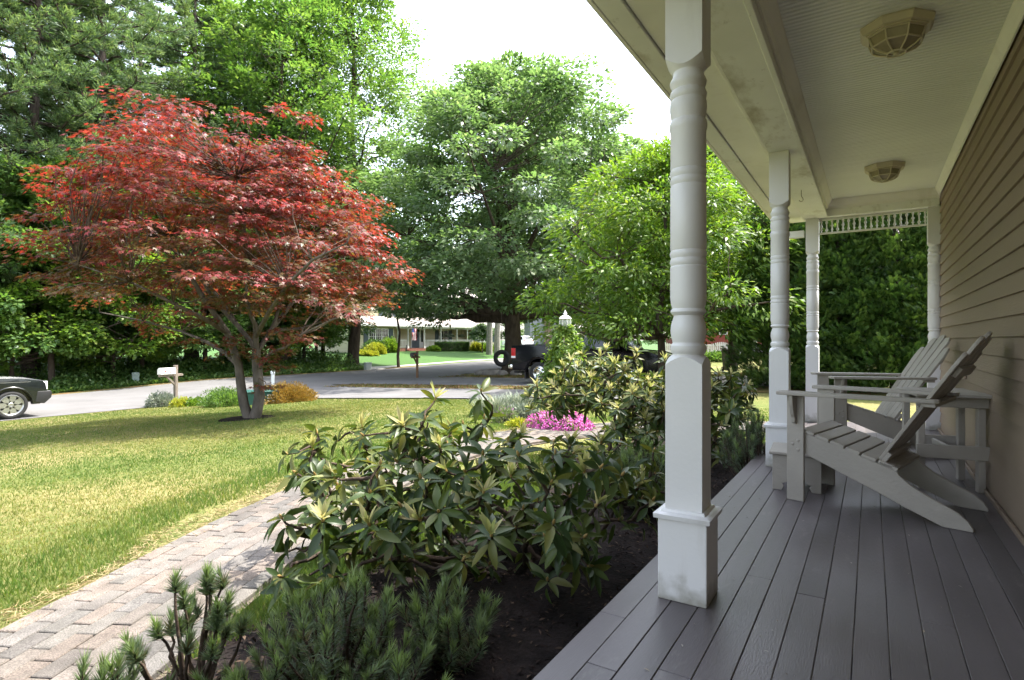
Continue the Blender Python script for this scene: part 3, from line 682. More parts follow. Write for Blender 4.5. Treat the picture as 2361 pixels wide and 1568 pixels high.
G_DARK = leafmat('deep green leaf', [(.022,.055,.014),(.038,.085,.02),(.058,.12,.026),(.085,.15,.038)], .38)
G_SILV = leafmat('grey green leaf', [(.06,.11,.05),(.10,.16,.072),(.14,.205,.098),(.205,.25,.14)], .42, (1.6, 1.8, .9), rough=.4, spec=.5)
G_LIME = leafmat('bright green leaf', [(.05,.115,.014),(.08,.155,.02),(.12,.195,.028),(.18,.23,.042)], .45)
G_MID = leafmat('mid green leaf', [(.042,.10,.026),(.07,.14,.036),(.105,.18,.046),(.14,.205,.06)], .45)
G_PINE = leafmat('pine needle', [(.055,.105,.055),(.09,.15,.072),(.13,.19,.09),(.19,.235,.105)], .42, (1.5, 1.6, .8), rough=.5)
G_ARB = leafmat('arborvitae spray', [(.03,.075,.02),(.05,.105,.028),(.085,.15,.038),(.14,.205,.055)], .40)

# white pines: tiers of long limbs with soft plumes
def pine(seed, H, r0, clear, R0):
    global rng; keep = rng; rng = np.random.default_rng(seed); tr = MB()
    tp = np.array([(0, 0, k*H) for k in np.linspace(0, 1, 11)]); tp[1:, :2] += np.cumsum(rng.normal(size=(10, 2))*.07, 0)
    tr.tube(tp, [r0*1.2]+[r0*(1-k/11.5) for k in range(1, 11)], 9)
    P = []; D = []; z = clear*.55
    while z < H-.4:
        u = (z-clear)/(H-clear); nb = rng.integers(3, 6) if u > 0 else rng.integers(1, 3); a0 = rng.uniform(0, 6.28)
        for b in range(nb):
            a = a0+b*6.28/nb+rng.normal()*.3; ln = R0*(1-max(0, u))**.75*rng.uniform(.55, 1.15)+.4
            if u < 0: ln *= rng.uniform(.4, .9)
            k = z/H*10; k0 = int(min(9, k)); s = tp[k0]+(tp[k0+1]-tp[k0])*(k-k0)
            e = s+np.array([math.cos(a)*ln, math.sin(a)*ln, ln*rng.uniform(-.12, .28)]); q = curve(s, e, .09, 8, -.10)
            q[-1, 2] += .12*ln; tr.tube(q, taper(max(.025, r0*.28*(1-max(0, u)*.6)), .012, 8), 5, False)
            if u < -.15 and rng.uniform() < .6: continue
            for j in range(3, 8):
                for side in (-1, 1, -1, 1):
                    l2 = ln*rng.uniform(.12, .30)*(1.15-j/9); aa = a+side*rng.uniform(.4, 1.1); s2 = q[j]+(q[j-1]-q[j])*rng.uniform(0, 1)
                    e2 = s2+np.array([math.cos(aa)*l2, math.sin(aa)*l2, l2*rng.uniform(-.05, .35)]); tr.tube([s2, e2], [.012, .006], 3, False)
                    m = max(3, int(l2/.085))
                    for t in np.linspace(.2, 1, m):
                        P.append(s2+(e2-s2)*t+rng.normal(size=3)*.06); D.append(nrm(np.array([math.cos(aa), math.sin(aa), .45])+rng.normal(size=3)*.25))
        z += rng.uniform(.55, .95)
    P = np.array(P); D = np.array(D); n = len(P); k = 7
    PP = np.repeat(P, k, 0)+rng.normal(size=(n*k, 3))*.05; DD = nrm(np.repeat(D, k, 0)+rdir(n*k)*.75)
    va = np.clip(np.repeat(rng.normal(.5, .2, n), k)+rng.normal(0, .1, n*k), 0, 1)
    v, f, a = leaves(PP, DD, rdir(n*k), rng.uniform(.16, .30, n*k), .045, T_DIA, F_DIA, va)
    trunk = tr.mesh('trunk', smooth=True, ang=80); trunk.materials.append(M_BARKP)
    o = np_mesh('crown', v, f, G_PINE, var=a); me = o.data; bpy.data.objects.remove(o); rng = keep
    return trunk, me
PINES = [pine(11, 24, .33, 8, 5.2), pine(23, 21, .26, 6.5, 4.6), pine(37, 26, .30, 10, 5.6)]
dome = lambda u: math.sin(math.pi*min(1, u*.78+.2))**.7
egg = lambda u: (math.sin(math.pi*(u*.86+.12)))**.62
oval = lambda u: (max(0, 1-(2*u-.85)**2*.75))**.5 if u < .9 else .35
OAKS = [broadleaf('oak', 5, 27, .38, 7.5, 7.0, egg, 330, 1.15, 52000, .26, .15, .6, G_MID, M_BARK, 18),
        broadleaf('oak', 9, 22, .30, 5, 5.4, egg, 260, 1.0, 36000, .25, .15, .6, G_MID, M_BARK, 15)]
UNDER = [broadleaf('sapling', 15, 9, .12, 1.2, 3.2, dome, 150, .7, 22000, .20, .13, .5, G_MID, M_BARK, 10),
         broadleaf('sapling', 16, 7, .09, .8, 2.8, dome, 120, .65, 18000, .19, .13, .5, G_LIME, M_BARK, 8),
         broadleaf('sapling', 17, 11, .14, 1.6, 3.4, egg, 160, .8, 24000, .22, .14, .55, G_DARK, M_BARK, 10)]
names = ['beside the curved bare limb', 'left of the pair of bare trunks', 'with the longest limb over the red maple', 'at the back of the pine stand', 'behind the parked dark car', 'standing among the oaks', 'next to the leafy saplings', 'rising behind the white mailbox']
for i, (x, t, k, rz, s) in enumerate([(70, 26, 0, 1.0, 1.0), (150, 31, 1, 2.0, 1.1), (238, 28.5, 2, .3, 1.0), (330, 37, 1, 4.0, 1.2), (-70, 24, 2, 5.0, .95), (445, 33, 0, 2.6, .95), (200, 36, 0, 3.9, 1.05), (560, 37, 1, .9, 1.05)]):
    place_tree('pine_tree', PINES[k], on_ground(x, t), rz, s, 'tall white pine across the road, '+names[i], 'white pines across the road')
for i, (x, t, k, rz, s, lb) in enumerate([(812, 40, 0, .5, 1.0, 'tall green oak across the road with its crown against the sky'), (650, 35.5, 1, 2.2, 1.05, 'light green tall tree between the pines and the oak'),
        (520, 44, 0, 3.0, 1., 'tall oak standing behind the pines'), (870, 88, 1, 1.2, .75, 'light green tree behind the left end of the yellow house'), (90, 42, 1, 4.4, .55, 'light green tall tree showing behind the pine trunks'), (-60, 36, 0, 5.2, .5, 'leafy oak behind the parked dark car'),
        (330, 50, 1, .2, .75, 'tall light green tree deep in the wood behind the pines'), (640, 52, 0, .8, .85, 'oak deep in the wood behind the light green tree'), (1010, 95, 0, .8, .8, 'oak behind the roof of the yellow house'), (1130, 100, 1, 2.8, .85, 'light green tree behind the yellow house chimney end'), (1330, 110, 0, 1.8, .7, 'oak behind the grey shingled house'), (1470, 60, 1, 2.9, .62, 'light green tree beyond the pickup truck'), (1600, 75, 0, 3.3, .6, 'oak behind the red house'), (1720, 60, 1, 3.7, .6, 'light green tree beside the red house')]):
    place_tree('oak_tree', OAKS[k], on_ground(x, t), rz, s, lb, 'tall leafy trees across the road')
us = [(-40, 25.5, 0), (30, 24.6, 1), (120, 25.2, 0), (190, 27.5, 2), (265, 27, 1), (330, 28.8, 0), (400, 30.3, 2), (470, 31, 0), (540, 33, 2), (600, 34.4, 1), (665, 36.5, 2), (700, 38, 0), (745, 41, 2), (10, 30, 2), (160, 34, 2), (300, 35, 2), (430, 38, 2), (560, 40, 2), (690, 46, 2), (730, 50, 2)]
ul = ['at the wood edge behind the parked dark car', 'with bright leaves lit beside the parked car', 'behind the roadside ground cover', 'in deep shade behind the bright saplings', 'behind the white mailbox', 'behind the grey-green utility box', 'shaded by the red maple crown', 'behind the red maple trunks', 'in shade behind the green transformer box', 'bright and low behind the orange shrub', 'dark at the end of the wood', 'at the last pine before the far lawn', 'dark at the edge of the far lawn', 'in the dark behind the parked dark car', 'in the dark behind the pine pair', 'in the dark behind the grey-green utility box', 'in the dark behind the red maple crown', 'in the dark behind the transformer box', 'in the dark behind the last saplings', 'in the dark beside the far lawn']
for i, (x, t, k) in enumerate(us):
    place_tree('understory_tree', UNDER[k], on_ground(x, t), i*1.7, .9+.25*((i*7) % 5)/5, 'small woodland tree '+ul[i], 'small trees at the wood edge')

for i, (x, y, ms, s, lb) in enumerate([(-33, 4, UNDER[0], 1.1, 'small leafy tree behind the tail of the parked dark car'), (-34, -1, OAKS[1], .9, 'tall leafy tree well behind the parked dark car'), (-32, -5, UNDER[2], 1.2, 'dark small tree past the tail of the parked car'), (-38, 5, PINES[0], 1.0, 'tall white pine past the tail of the parked car'), (-36, -9, OAKS[0], .9, 'oak at the far end of the roadside wood'), (-33, -11, UNDER[0], 1.1, 'small tree at the far end of the roadside wood')]):
    place_tree('roadside_tree', ms, (x, y, gzf(x, y)-.05), i*1.9, s, lb, 'trees along the road past the parked car')

# ------------------------------------------------------------------ big tree with the tire swing
def big_limbs(tr):
    tr.tube(curve((0, 0, 3.1), (-5.2, -1.4, 3.5), .05, 8, .06), taper(.30, .07, 8), 8, False)
    tr.tube(curve((-.2, 0, 3.6), (-2.2, -1.8, 7.2), .08, 8, -.12), taper(.30, .10, 8), 8, False)
    tr.tube(curve((0, 0, 4.4), (2.4, .6, 9.0), .06, 8, -.05), taper(.26, .08, 8), 8, False)
    tr.tube(curve((0, 0, 3.0), (.9, -1.6, 9), .06, 8, 0), taper(.36, .10, 8), 8, False)
bshape = lambda u: np.interp(u, [0, .12, .3, .5, .72, .88, 1], [.80, 1.0, 1.04, 1.0, .80, .52, .16])
BT = broadleaf('big', 41, 16.2, .50, 3.0, 8.9, bshape, 520, 1.12, 118000, .25, .15, .42, G_SILV, M_BARK, 20, (.6, 0), big_limbs, outer=.38)
btl = on_ground(1178, 32)
place_tree('shade_tree', BT, btl, R(-20), 1, 'huge spreading grey-green tree with the tire swing, beyond the pickup')
B2 = broadleaf('bt2', 47, 15.5, .3, 4, 5.0, egg, 220, 1.0, 34000, .26, .16, .5, G_SILV, M_BARK, 12)
place_tree('background_tree', B2, on_ground(1300, 41), 1, 1.05, 'grey-green tree showing past the right shoulder of the huge spreading tree')
place_tree('background_tree', B2, on_ground(1455, 37), 2.5, .72, 'grey-green tree behind the bright cherry tree')

# ------------------------------------------------------------------ bright cherry tree over the truck
T_DROOP = np.array([(0,0,0),(.4,.5,-.02),(1,0,-.28),(.4,-.5,-.02)])
CH = broadleaf('cherry', 71, 7.4, .13, 1.5, 3.55, lambda u: np.interp(u, [0, .2, .5, .8, 1], [.9, 1.03, .95, .62, .15]), 270, .60, 40000, .17, .065, .6, G_LIME, M_BARK, 14, (.1, .8), T=T_DROOP, up=.5, outer=.4)
place_tree('cherry_tree', CH, on_ground(1522, 17.2), 0, 1, 'bright lime-green tree with drooping leaves hanging over the truck cab')

place_tree('cherry_tree', CH, on_ground(1690, 22.5), 2.4, 1.25, 'second bright green tree seen between the front post and the second post')

# ------------------------------------------------------------------ arborvitae screen at the porch end
def arborvitae(seed, H, R0):
    global rng; keep = rng; rng = np.random.default_rng(seed); n = 15000
    nc = 520; uc = rng.uniform(0, 1, nc)**1.05; ac = rng.uniform(0, 6.283, nc); prof = np.interp(uc, [0, .15, .4, .75, 1], [.85, 1, .95, .6, .06])
    rc = R0*prof*rng.uniform(.62, 1.08, nc); oc = np.stack([np.cos(ac), np.sin(ac), .45+0*ac], -1); pc = np.stack([rc*np.cos(ac), rc*np.sin(ac), .08+uc*(H-.1)], -1)
    ci = rng.integers(0, nc, n); tt = rng.uniform(-.5, 1, n)[:, None]*.30; P = pc[ci]+nrm(oc)[ci]*tt+rng.normal(size=(n, 3))*np.array([.085, .085, .07])*(1.3-tt); a = ac[ci]
    P[:, 2] = np.maximum(P[:, 2], .05); o = np.stack([np.cos(a), np.sin(a), 0*a], -1)
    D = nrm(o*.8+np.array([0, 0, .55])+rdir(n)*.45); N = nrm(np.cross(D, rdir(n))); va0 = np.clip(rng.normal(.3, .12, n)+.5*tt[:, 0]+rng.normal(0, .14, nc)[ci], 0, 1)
    k = 7; PP = []; DD = []; NN = []; VA = []; S = np.cross(N, D); l0 = rng.uniform(.075, .15, n)[:, None]
    for j in range(k):
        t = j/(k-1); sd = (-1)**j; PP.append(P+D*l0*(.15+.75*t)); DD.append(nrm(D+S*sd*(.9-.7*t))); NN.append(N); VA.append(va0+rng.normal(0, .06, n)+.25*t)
    v, f, va = leaves(np.concatenate(PP), np.concatenate(DD), np.concatenate(NN), np.tile(l0[:, 0]*.62, k), np.tile(l0[:, 0]*.2, k), T_DIA, F_DIA, np.clip(np.concatenate(VA), 0, 1))
    o_ = np_mesh('crown', v, f, G_ARB, var=va); me = o_.data; bpy.data.objects.remove(o_); rng = keep
    t = MB().tube([(0, 0, 0), (0, 0, H*.9)], [.10, .02], 8); 
    for i in range(60):
        z = random.uniform(.3, H*.85); a = random.uniform(0, 6.28); rr = R0*.7*(1-z/H*.7); t.tube([(0, 0, z), (rr*math.cos(a), rr*math.sin(a), z+.3)], [.018, .006], 4, False)
    tm = t.mesh('trunk', smooth=True); tm.materials.append(M_TWIG); return tm, me
_a = arborvitae(3, 6.0, 1.22); ARB = [_a, _a]
al = ['at the left end of the hedge', 'behind the end porch post', 'in the middle of the porch-end opening', 'filling the right of the porch-end opening', 'at the house corner', 'in the second row behind the end porch post', 'in the second row behind the opening', 'in the second row by the house corner']
for i, (x, y, k, s) in enumerate([(-2.0, 17.3, 1, .98), (-.75, 17.5, 0, 1.0), (.5, 17.3, 1, 1.05), (1.75, 17.3, 1, 1.04), (2.95, 17.6, 0, .74), (-1.5, 19.2, 0, 1.05), (.3, 19.4, 1, 1.15), (2.6, 19.6, 0, .8)]):
    place_tree('arborvitae', ARB[k], (x, y, gzf(x, y)-.03), i*1.3, s, 'dense green arborvitae '+al[i], 'arborvitae screen beyond the porch end')

# ------------------------------------------------------------------ red japanese maple on the lawn
MP = ground(578, 966); MT = -MP.x*SA+MP.y*CA
T_STAR = []; F_STAR = []
for an, ln in ((-105, .55), (-52, .85), (0, 1.0), (52, .85), (105, .55)):
    a = R(an); b = len(T_STAR); T_STAR += [(0, 0, 0), (ln*.45*math.cos(a-.42), ln*.45*math.sin(a-.42), 0), (ln*math.cos(a), ln*math.sin(a), -.10*ln), (ln*.45*math.cos(a+.42), ln*.45*math.sin(a+.42), 0)]; F_STAR.append((b, b+1, b+2, b+3))
T_STAR = np.array(T_STAR)
R_LEAF = leafmat('red maple leaf', [(.055,.068,.018),(.095,.068,.02),(.115,.042,.022),(.125,.026,.025),(.235,.032,.035),(.33,.055,.06)], .40, (2.1, 1.5, .8), rough=.42, spec=.4)
def maple():
    rt = empty('japanese_maple', tuple(MP), 0, 'spreading red-leaved maple with forked grey trunk on the lawn', 'tree')
    tr = MB(); tw = MB(); f = lambda x, y, dt=0: at(x, y, MT+dt)-MP
    def px(pts, r, seg=9): q = [f(*p) for p in pts]; tr.tube(q, list(np.linspace(r[0], r[1], len(q))), seg); return q
    nodes_ = []
    L = [([(576,975),(571,955),(562,930),(555,882),(550,843),(539,809,-.1),(524,768,-.2),(505,738,-.3),(470,690,-.5),(430,620,-.7)], (.115,.04)),
         ([(580,975),(590,955),(599,915),(595,869),(592,838),(591,804)], (.125,.085)),
         ([(591,808),(576,784,.1),(547,750,.2),(527,730,.3),(497,696,.4),(455,630,.6),(400,540,.7),(350,450,.7)], (.058,.016)),
         ([(591,808),(590,775,-.1),(588,748,-.15),(578,727,-.3),(566,690,-.4),(575,600,-.5),(560,500,-.5),(545,410,-.4)], (.058,.016)),
         ([(591,808),(602,798,.1),(618,772,.2),(633,744,.3),(643,712,.4),(665,640,.6),(690,560,.8),(700,450,.9)], (.058,.016)),
         ([(598,850),(612,826,-.3),(626,813,-.6),(660,800,-1.0),(693,773,-1.4),(760,740,-1.9),(830,715,-2.1)], (.042,.012)),
         ([(619,772,.2),(648,760,.5),(693,758,.9),(760,735,1.3),(830,700,1.6)], (.045,.012)),
         ([(550,843),(520,815,.4),(480,790,.9),(420,765,1.3),(330,740,1.6),(230,720,1.7)], (.05,.012)),
         ([(524,768,-.2),(480,740,-.9),(400,700,-1.5),(300,650,-1.9),(180,610,-2.0)], (.05,.012)),
         ([(590,775,-.1),(620,720,-1.0),(660,660,-1.9),(720,600,-2.5),(800,560,-2.6)], (.05,.012)),
         ([(547,750,.2),(500,680,1.2),(430,600,2.2),(350,530,2.6),(250,430,2.4)], (.05,.012)),
         ([(618,772,.2),(680,690,1.2),(740,610,2.0),(790,530,2.2),(850,480,1.9)], (.05,.012))]
    for pts, r in L:
        q = px(pts, r)
        for k in range(len(q)//2, len(q)): nodes_.append(q[k])
    nd = np.array([tuple(p) for p in nodes_])
    rv = np.array((CA, SA, 0)); fv = np.array((-SA, CA, 0)); cl = (522-1180.5)/1328*MT-(578-1180.5)/1328*MT
    n = 560; ang = rng.uniform(0, 2*np.pi, n); rho = rng.uniform(0, 1, n)**.5; rad = 3.02*(1+.09*np.sin(3*ang+1)+.07*np.sin(7*ang))*(1+.10*rng.normal(0, .5, n))
    top = 5.55*(1-.44*rho**4)+.30*np.sin(4*ang+2)+.22*np.sin(2*ang+rho*6)+.75*rng.uniform(0, 1, n)**5; bot = 2.75-.65*rho**1.5; w_ = rng.uniform(0, 1, n)**.55
    zc = bot+(top-bot)*w_+(1.0-1.0-MP.z-1.55*0)*0
    C = (cl+rho*rad*np.cos(ang)*1.02)[:, None]*rv+(rho*rad*np.sin(ang)*.92)[:, None]*fv; C[:, 2] = zc+.75*np.clip(-np.cos(ang)*rho, 0, 1)*w_; C[:, 2] = np.round(C[:, 2]/.34)*.34+rng.normal(0, .05, n)
    C = np.vstack([C, np.repeat(nd, 2, 0)[:90]+rng.normal(size=(min(90, 2*len(nd)), 3))*np.array([.3, .3, .15])+np.array([0, 0, .15])]); w_ = np.append(w_, np.full(len(C)-n, .35)); n = len(C)
    for i in range(n):
        d = ((nd-C[i])**2).sum(1)+3*np.maximum(0, nd[:, 2]-C[i][2])**2; j = int(np.argmin(d))
        tw.tube(curve(nd[j], C[i], .10, 5, .05), taper(.014, .005, 5), 4, False)
    tw.build('twigs', M_TWIG, rt, smooth=True, ang=80)['kind'] = 'stuff'
    tr.build('trunk', M_BARKM, rt, smooth=True, ang=80)
    nl = 37000; ci = rng.integers(0, n, nl); u = rng.uniform(0, 1, nl)**.6; an = rng.uniform(0, 6.283, nl); rr = rng.uniform(.26, .58, n)[ci]
    o = np.stack([np.cos(an)*u*rr, np.sin(an)*u*rr, rng.normal(0, .04, nl)-.22*(u*rr)**2-0.02], -1)
    h = C[ci].copy(); h[:, 2] = 0; h = h-cl*rv; rad_n = np.linalg.norm(h, axis=1)/3.75; o[:, 2] -= .18*np.einsum('ij,ij->i', nrm(h), o)*rad_n
    P = C[ci]+o; Dv = nrm(nrm(o)*.8+nrm(h)*.5+rdir(nl)*.4+np.array([0, 0, -.32])); N = nrm(np.array([0, 0, 1.])+rdir(nl)*.42+nrm(h)*.25)
    lo = w_[ci]*.56+rad_n*.16+.02; va = np.clip(rng.normal(lo, .19), 0, 1)
    v, fc, a = leaves(P, Dv, N, rng.uniform(.055, .105, nl), rng.uniform(.055, .105, nl), T_STAR, F_STAR, va)
    np_mesh('crown', v, fc, R_LEAF, rt, var=a)
    MB().lathe([(0, .6), (.02, .5), (.03, .2), (.03, 0)], 20, cap=False).build('mulch_ring', M_MULCH, rt, smooth=True)
maple()

# ------------------------------------------------------------------ rhododendrons
def leaf_template(curl, fold):
    xs_ = [0, .10, .32, .58, .82, 1]; hw_ = [.05, .26, .5, .48, .30, .02]; V = []; F = []
    for x, h in zip(xs_, hw_):
        z = -curl*x*x; V += [(x, -h, z+fold*h), (x, 0, z), (x, h, z+fold*h)]
    for i in range(5): F += [(i*3, i*3+3, i*3+4, i*3+1), (i*3+1, i*3+4, i*3+5, i*3+2)]
    return np.array(V), F
RH_COL = [(.020,.040,.011),(.031,.057,.015),(.047,.076,.018),(.068,.094,.022),(.12,.12,.03)]
M_RHO = leafmat('rhododendron leaf', RH_COL, .20, (2.4, 2.4, .9), rough=.42, spec=.3, objrand=True, under=(.085, .10, .04))
M_RHO_J = leafmat('rhododendron leaf mass', RH_COL, .20, (2.4, 2.4, .9), rough=.42, spec=.3, under=(.085, .10, .04))
M_NEW = leafmat('rhododendron new growth', [(.26,.29,.12),(.34,.35,.16),(.42,.40,.21),(.50,.45,.27)], .35, (1.5, 1.5, .9), rough=.6, spec=.2)
M_BUD = mat('leaf bud', (.30, .20, .06), .6, .3, 30)
LT = [leaf_template(c, fo) for c, fo in ((.10, .10), (.30, .18), (.16, .26), (.50, .12))]
LEAF_ME = []
for V_, F_ in LT:
    me = bpy.data.meshes.new('leaf'); W_ = V_.copy(); W_[:, 1] *= .35; me.from_pydata([tuple(p) for p in W_], [], F_); me.polygons.foreach_set('use_smooth', [True]*len(F_)); me.materials.append(M_RHO); LEAF_ME.append(me)
def pxy(p):
    t = -p[0]*SA+p[1]*CA; return 1180.5+(p[0]*CA+p[1]*SA)/t*1328, 784+(1-p[2])/t*1328
def rhodo(label, cl, ct, zc, rl, rt_, rz_, base, ntip, newf, seed, nobj=300, Lf=(.095, .15), lowf=.25, keepf=None):
    """centre given as sideways / forward metres; shell of leaf whorls on crooked stems"""
    global rng; keep = rng; rng = np.random.default_rng(seed)
    B = Vector((base[0], base[1], gzf(*base)+.03)); rt = empty('rhododendron', tuple(B), 0, label, 'shrub', 'rhododendrons in the porch bed')
    rv = np.array((CA, SA, 0)); fv = np.array((-SA, CA, 0)); C0 = cl*rv+ct*fv; C0[2] = zc; tips = []
    while len(tips) < ntip:
        d = rdir(1)[0]
        if d[2] < -.25 and rng.uniform() > lowf: continue
        q = rng.uniform(.35, 1.05)**.5 if rng.uniform() < .8 else rng.uniform(.3, .8)
        lump = 1+.16*math.sin(5*math.atan2(d[1], d[0])+seed)+.10*math.sin(9*d[2]+3*d[0])
        p = C0+(d[0]*rl*rv+d[1]*rt_*fv)*q*lump; p[2] += d[2]*rz_*q*lump
        if p[2] < gzf(p[0], p[1])+.10: continue
        if keepf and not keepf(p): continue
        if tips and min(np.linalg.norm(p-t[0]) for t in tips) < .08: continue
        tips.append((p, d))
    st = MB(); b = np.array(B); jn = []
    for k in range(9):
        p, d = tips[rng.integers(len(tips))]; j = b+(p-b)*rng.uniform(.45, .65); j[2] = max(j[2], gzf(j[0], j[1])+.08); q = curve(b+np.append(rng.normal(size=2)*.07, -.04), j, .16, 7, -.05); st.tube(q, taper(.026, .013, 7), 7); jn += [q[4], q[5], q[6]]
    jn = np.array(jn); P = []; D = []; N = []; L = []; bud = MB(); NP = []; ND = []; NL = []; NN = []
    order = sorted(range(len(tips)), key=lambda i: np.linalg.norm(tips[i][0]-b))
    for i in order:
        p, d = tips[i]; dd = ((jn-p)**2).sum(1)+((jn[:, 2]-p[2]) > .05)*.3; j = jn[int(np.argmin(dd))]
        q = curve(j, p, .14, 6, -.04); st.tube(q, taper(.011, .0045, 6), 5, False); jn = np.vstack([jn, q[2:5]])
        ax = nrm(nrm(p-q[4])*.6+np.array([0, 0, .9])+np.asarray(d[0]*rv+d[1]*fv)*.45+rng.normal(size=3)*.12)
        u = nrm(np.cross(ax, [.3, .5, .2])); w_ = np.cross(ax, u); nl = rng.integers(6, 10); a0 = rng.uniform(0, 6.28)
        for ring, (cnt, ele, back) in enumerate(((nl, rng.uniform(.12, .7), .0), (rng.integers(2, 6), rng.uniform(-.65, -.15), .035), (rng.integers(0, 3), -.7, .075))):
            for m in range(cnt):
                a = a0+ring*.5+m*6.283/max(1, cnt)+rng.normal()*.15; e = ele+rng.normal()*.16; dr = (u*math.cos(a)+w_*math.sin(a))*math.cos(e)+ax*math.sin(e); dr[2] -= .18*rng.uniform(0, 1.5)
                P.append(p-ax*back+dr*.012); D.append(nrm(dr)); N.append(nrm(ax+rng.normal(size=3)*.32)); L.append(rng.uniform(*Lf)*(1 if ring else rng.uniform(.8, 1)))
        bud.tube([p, p+ax*.010, p+ax*.022, p+ax*.032], [.004, .0075, .006, .0015], 6)
        if d[2] > -.1 and rng.uniform() < newf:
            for m in range(rng.integers(6, 11)):
                a = rng.uniform(0, 6.28); e = rng.uniform(.75, 1.35); dr = (u*math.cos(a)+w_*math.sin(a))*math.cos(e)+ax*math.sin(e)
                NP.append(p+ax*.012); ND.append(nrm(dr)); NN.append(nrm(dr*.2-ax*.1+(u*math.cos(a)+w_*math.sin(a))*-1)); NL.append(rng.uniform(.065, .115))
    o = st.build('stems', M_TWIG, rt, smooth=True, ang=80); o.data.transform(Matrix.Translation(-B))
    o = bud.build('leaf_buds', M_BUD, rt, smooth=True); o.data.transform(Matrix.Translation(-B)); o['kind'] = 'stuff'
    P = np.array(P); D = np.array(D); N = np.array(N); L = np.array(L); near = np.argsort(np.linalg.norm(P-np.array([0, 0, 1.]), axis=1)); Bn = np.array(B)
    for i in near[:nobj]:
        S = nrm(np.cross(N[i], D[i])); U = np.cross(D[i], S); l = L[i]
        o = link('leaf', LEAF_ME[int(rng.integers(4))], rt); c = P[i]-Bn
        o.matrix_local = Matrix(((D[i][0]*l, S[0]*l, U[0]*l, c[0]), (D[i][1]*l, S[1]*l, U[1]*l, c[1]), (D[i][2]*l, S[2]*l, U[2]*l, c[2]), (0, 0, 0, 1)))
    r_ = near[nobj:]
    if len(r_):
        vs = []; fs_ = []; va = []; off = 0
        for k in range(4):
            s_ = r_[k::4]; v, f, a = leaves(P[s_]-Bn, D[s_], N[s_], L[s_], L[s_]*.35, LT[k][0], LT[k][1], rng.uniform(0, 1, len(s_))); vs.append(v); fs_.append(f+off); va.append(a); off += len(v)
        o = np_mesh('leaf_mass', np.concatenate(vs), np.concatenate(fs_), M_RHO_J, rt, var=np.concatenate(va), smooth=True); o['kind'] = 'stuff'
    if NP:
        v, f, a = leaves(np.array(NP)-Bn, np.array(ND), np.array(NN), np.array(NL), np.array(NL)*.21, LT[0][0], LT[0][1], rng.uniform(0, 1, len(NP)))
        o = np_mesh('new_shoots', v, f, M_NEW, rt, var=a, smooth=True); o['kind'] = 'stuff'
    rng = keep; return rt, tips
rhodo('large dark-leaved rhododendron between the brick path and the front post', -.19, 3.20, .14, 1.12, .82, .49, (-1.6, 2.95), 212, .32, 101, 300, (.075, .128), .4, keepf=lambda p: p[0] < -.98 and not (pxy(p)[0] > 1130 and pxy(p)[1] < 1010))
_, tp2 = rhodo('pale-tipped rhododendron behind the front post, full of new shoots', .98, 6.15, .22, .86, .85, .62, (-2.1, 5.6), 190, 1.0, 102, 300, (.085, .125), .3, keepf=lambda p: p[0] < -1.0 and not (pxy(p)[0] < 1400 and pxy(p)[1] > 945))
rhodo('rhododendron beside the second post with grey-green leaves', 2.0, 6.05, .18, .62, .8, .56, (-1.5, 6.1), 120, .55, 103, 200, (.09, .135), .3, keepf=lambda p: p[0] < -.98)

# ------------------------------------------------------------------ mugo pines by the deck
G_MUGO = leafmat('mugo needle', [(.13,.10,.055),(.095,.135,.085),(.12,.165,.10),(.15,.20,.105),(.19,.26,.10)], .3, (1.5, 1.6, .8), rough=.4, spec=.5)
def mugo(label, x, y, H, R0, nshoot, seed, bare=False, nl=.05):
    global rng; keep = rng; rng = np.random.default_rng(seed); z0 = gzf(x, y)+.03
    rt = empty('mugo_pine', (x, y, z0), 0, label, 'shrub', 'mugo pines in the porch bed'); st = MB(); P = []; D = []; VA = []
    for i in range(nshoot):
        a = rng.uniform(0, 6.28); r = R0*rng.uniform(0, 1)**.55; hz = H*(1-.45*(r/R0)**2)*rng.uniform(.55, 1.0)
        e = np.array([r*math.cos(a), r*math.sin(a), hz]); m = np.array([e[0]*.55, e[1]*.55, hz*.35])
        q = np.vstack([curve((0, 0, 0), m, .12, 4), curve(m, e, .10, 5)[1:]]); st.tube(q, taper(.011, .004, 8), 5, False)
        ax = nrm(nrm(e-m)*.8+np.array([0, 0, .7])+rng.normal(size=3)*.25); sl_ = rng.uniform(.10, .17) if not bare else rng.uniform(.05, .10)
        tip = e+ax*sl_*.5; st.tube([e, tip], [.004, .002], 4, False); s0 = e-nrm(e-m)*sl_
        if bare: s0 = e-nrm(e-m)*.02
        nn = int(165 if not bare else 170); t = rng.uniform(0, 1, nn); B_ = np.where((t < .55)[:, None], s0+(e-s0)*(t/.55)[:, None], e+(tip-e)*((t-.55)/.45)[:, None])
        o = rdir(nn); o -= (o@ax)[:, None]*ax; dn = nrm(nrm(o)*(1.0-.62*t)[:, None]+ax*(.30+.75*t)[:, None])
        P.append(B_); D.append(dn); VA.append(np.clip(rng.normal(.3, .12, nn)+.55*(t > .72)+rng.normal(0, .1), 0, 1))
    P = np.concatenate(P); D = np.concatenate(D); VA = np.concatenate(VA); n = len(P)
    v, f, a = leaves(P, D, rdir(n), rng.uniform(.7, 1.2, n)*nl, .0046, T_TRI, F_TRI, VA)
    st.build('stems', M_TWIG, rt, smooth=True, ang=80); o = np_mesh('needles', v, f, G_MUGO, rt, var=a); o['kind'] = 'stuff'; rng = keep
def wp(x, t): p = at(x, 784, t); return p.x, p.y
mugo('dense dark mugo pine under the big rhododendron beside the path', *wp(775, 2.08), .40, .27, 42, 201)
mugo('sparse mugo pine with bare upright candles against the brick path', *wp(440, 2.02), .50, .18, 22, 202, True)
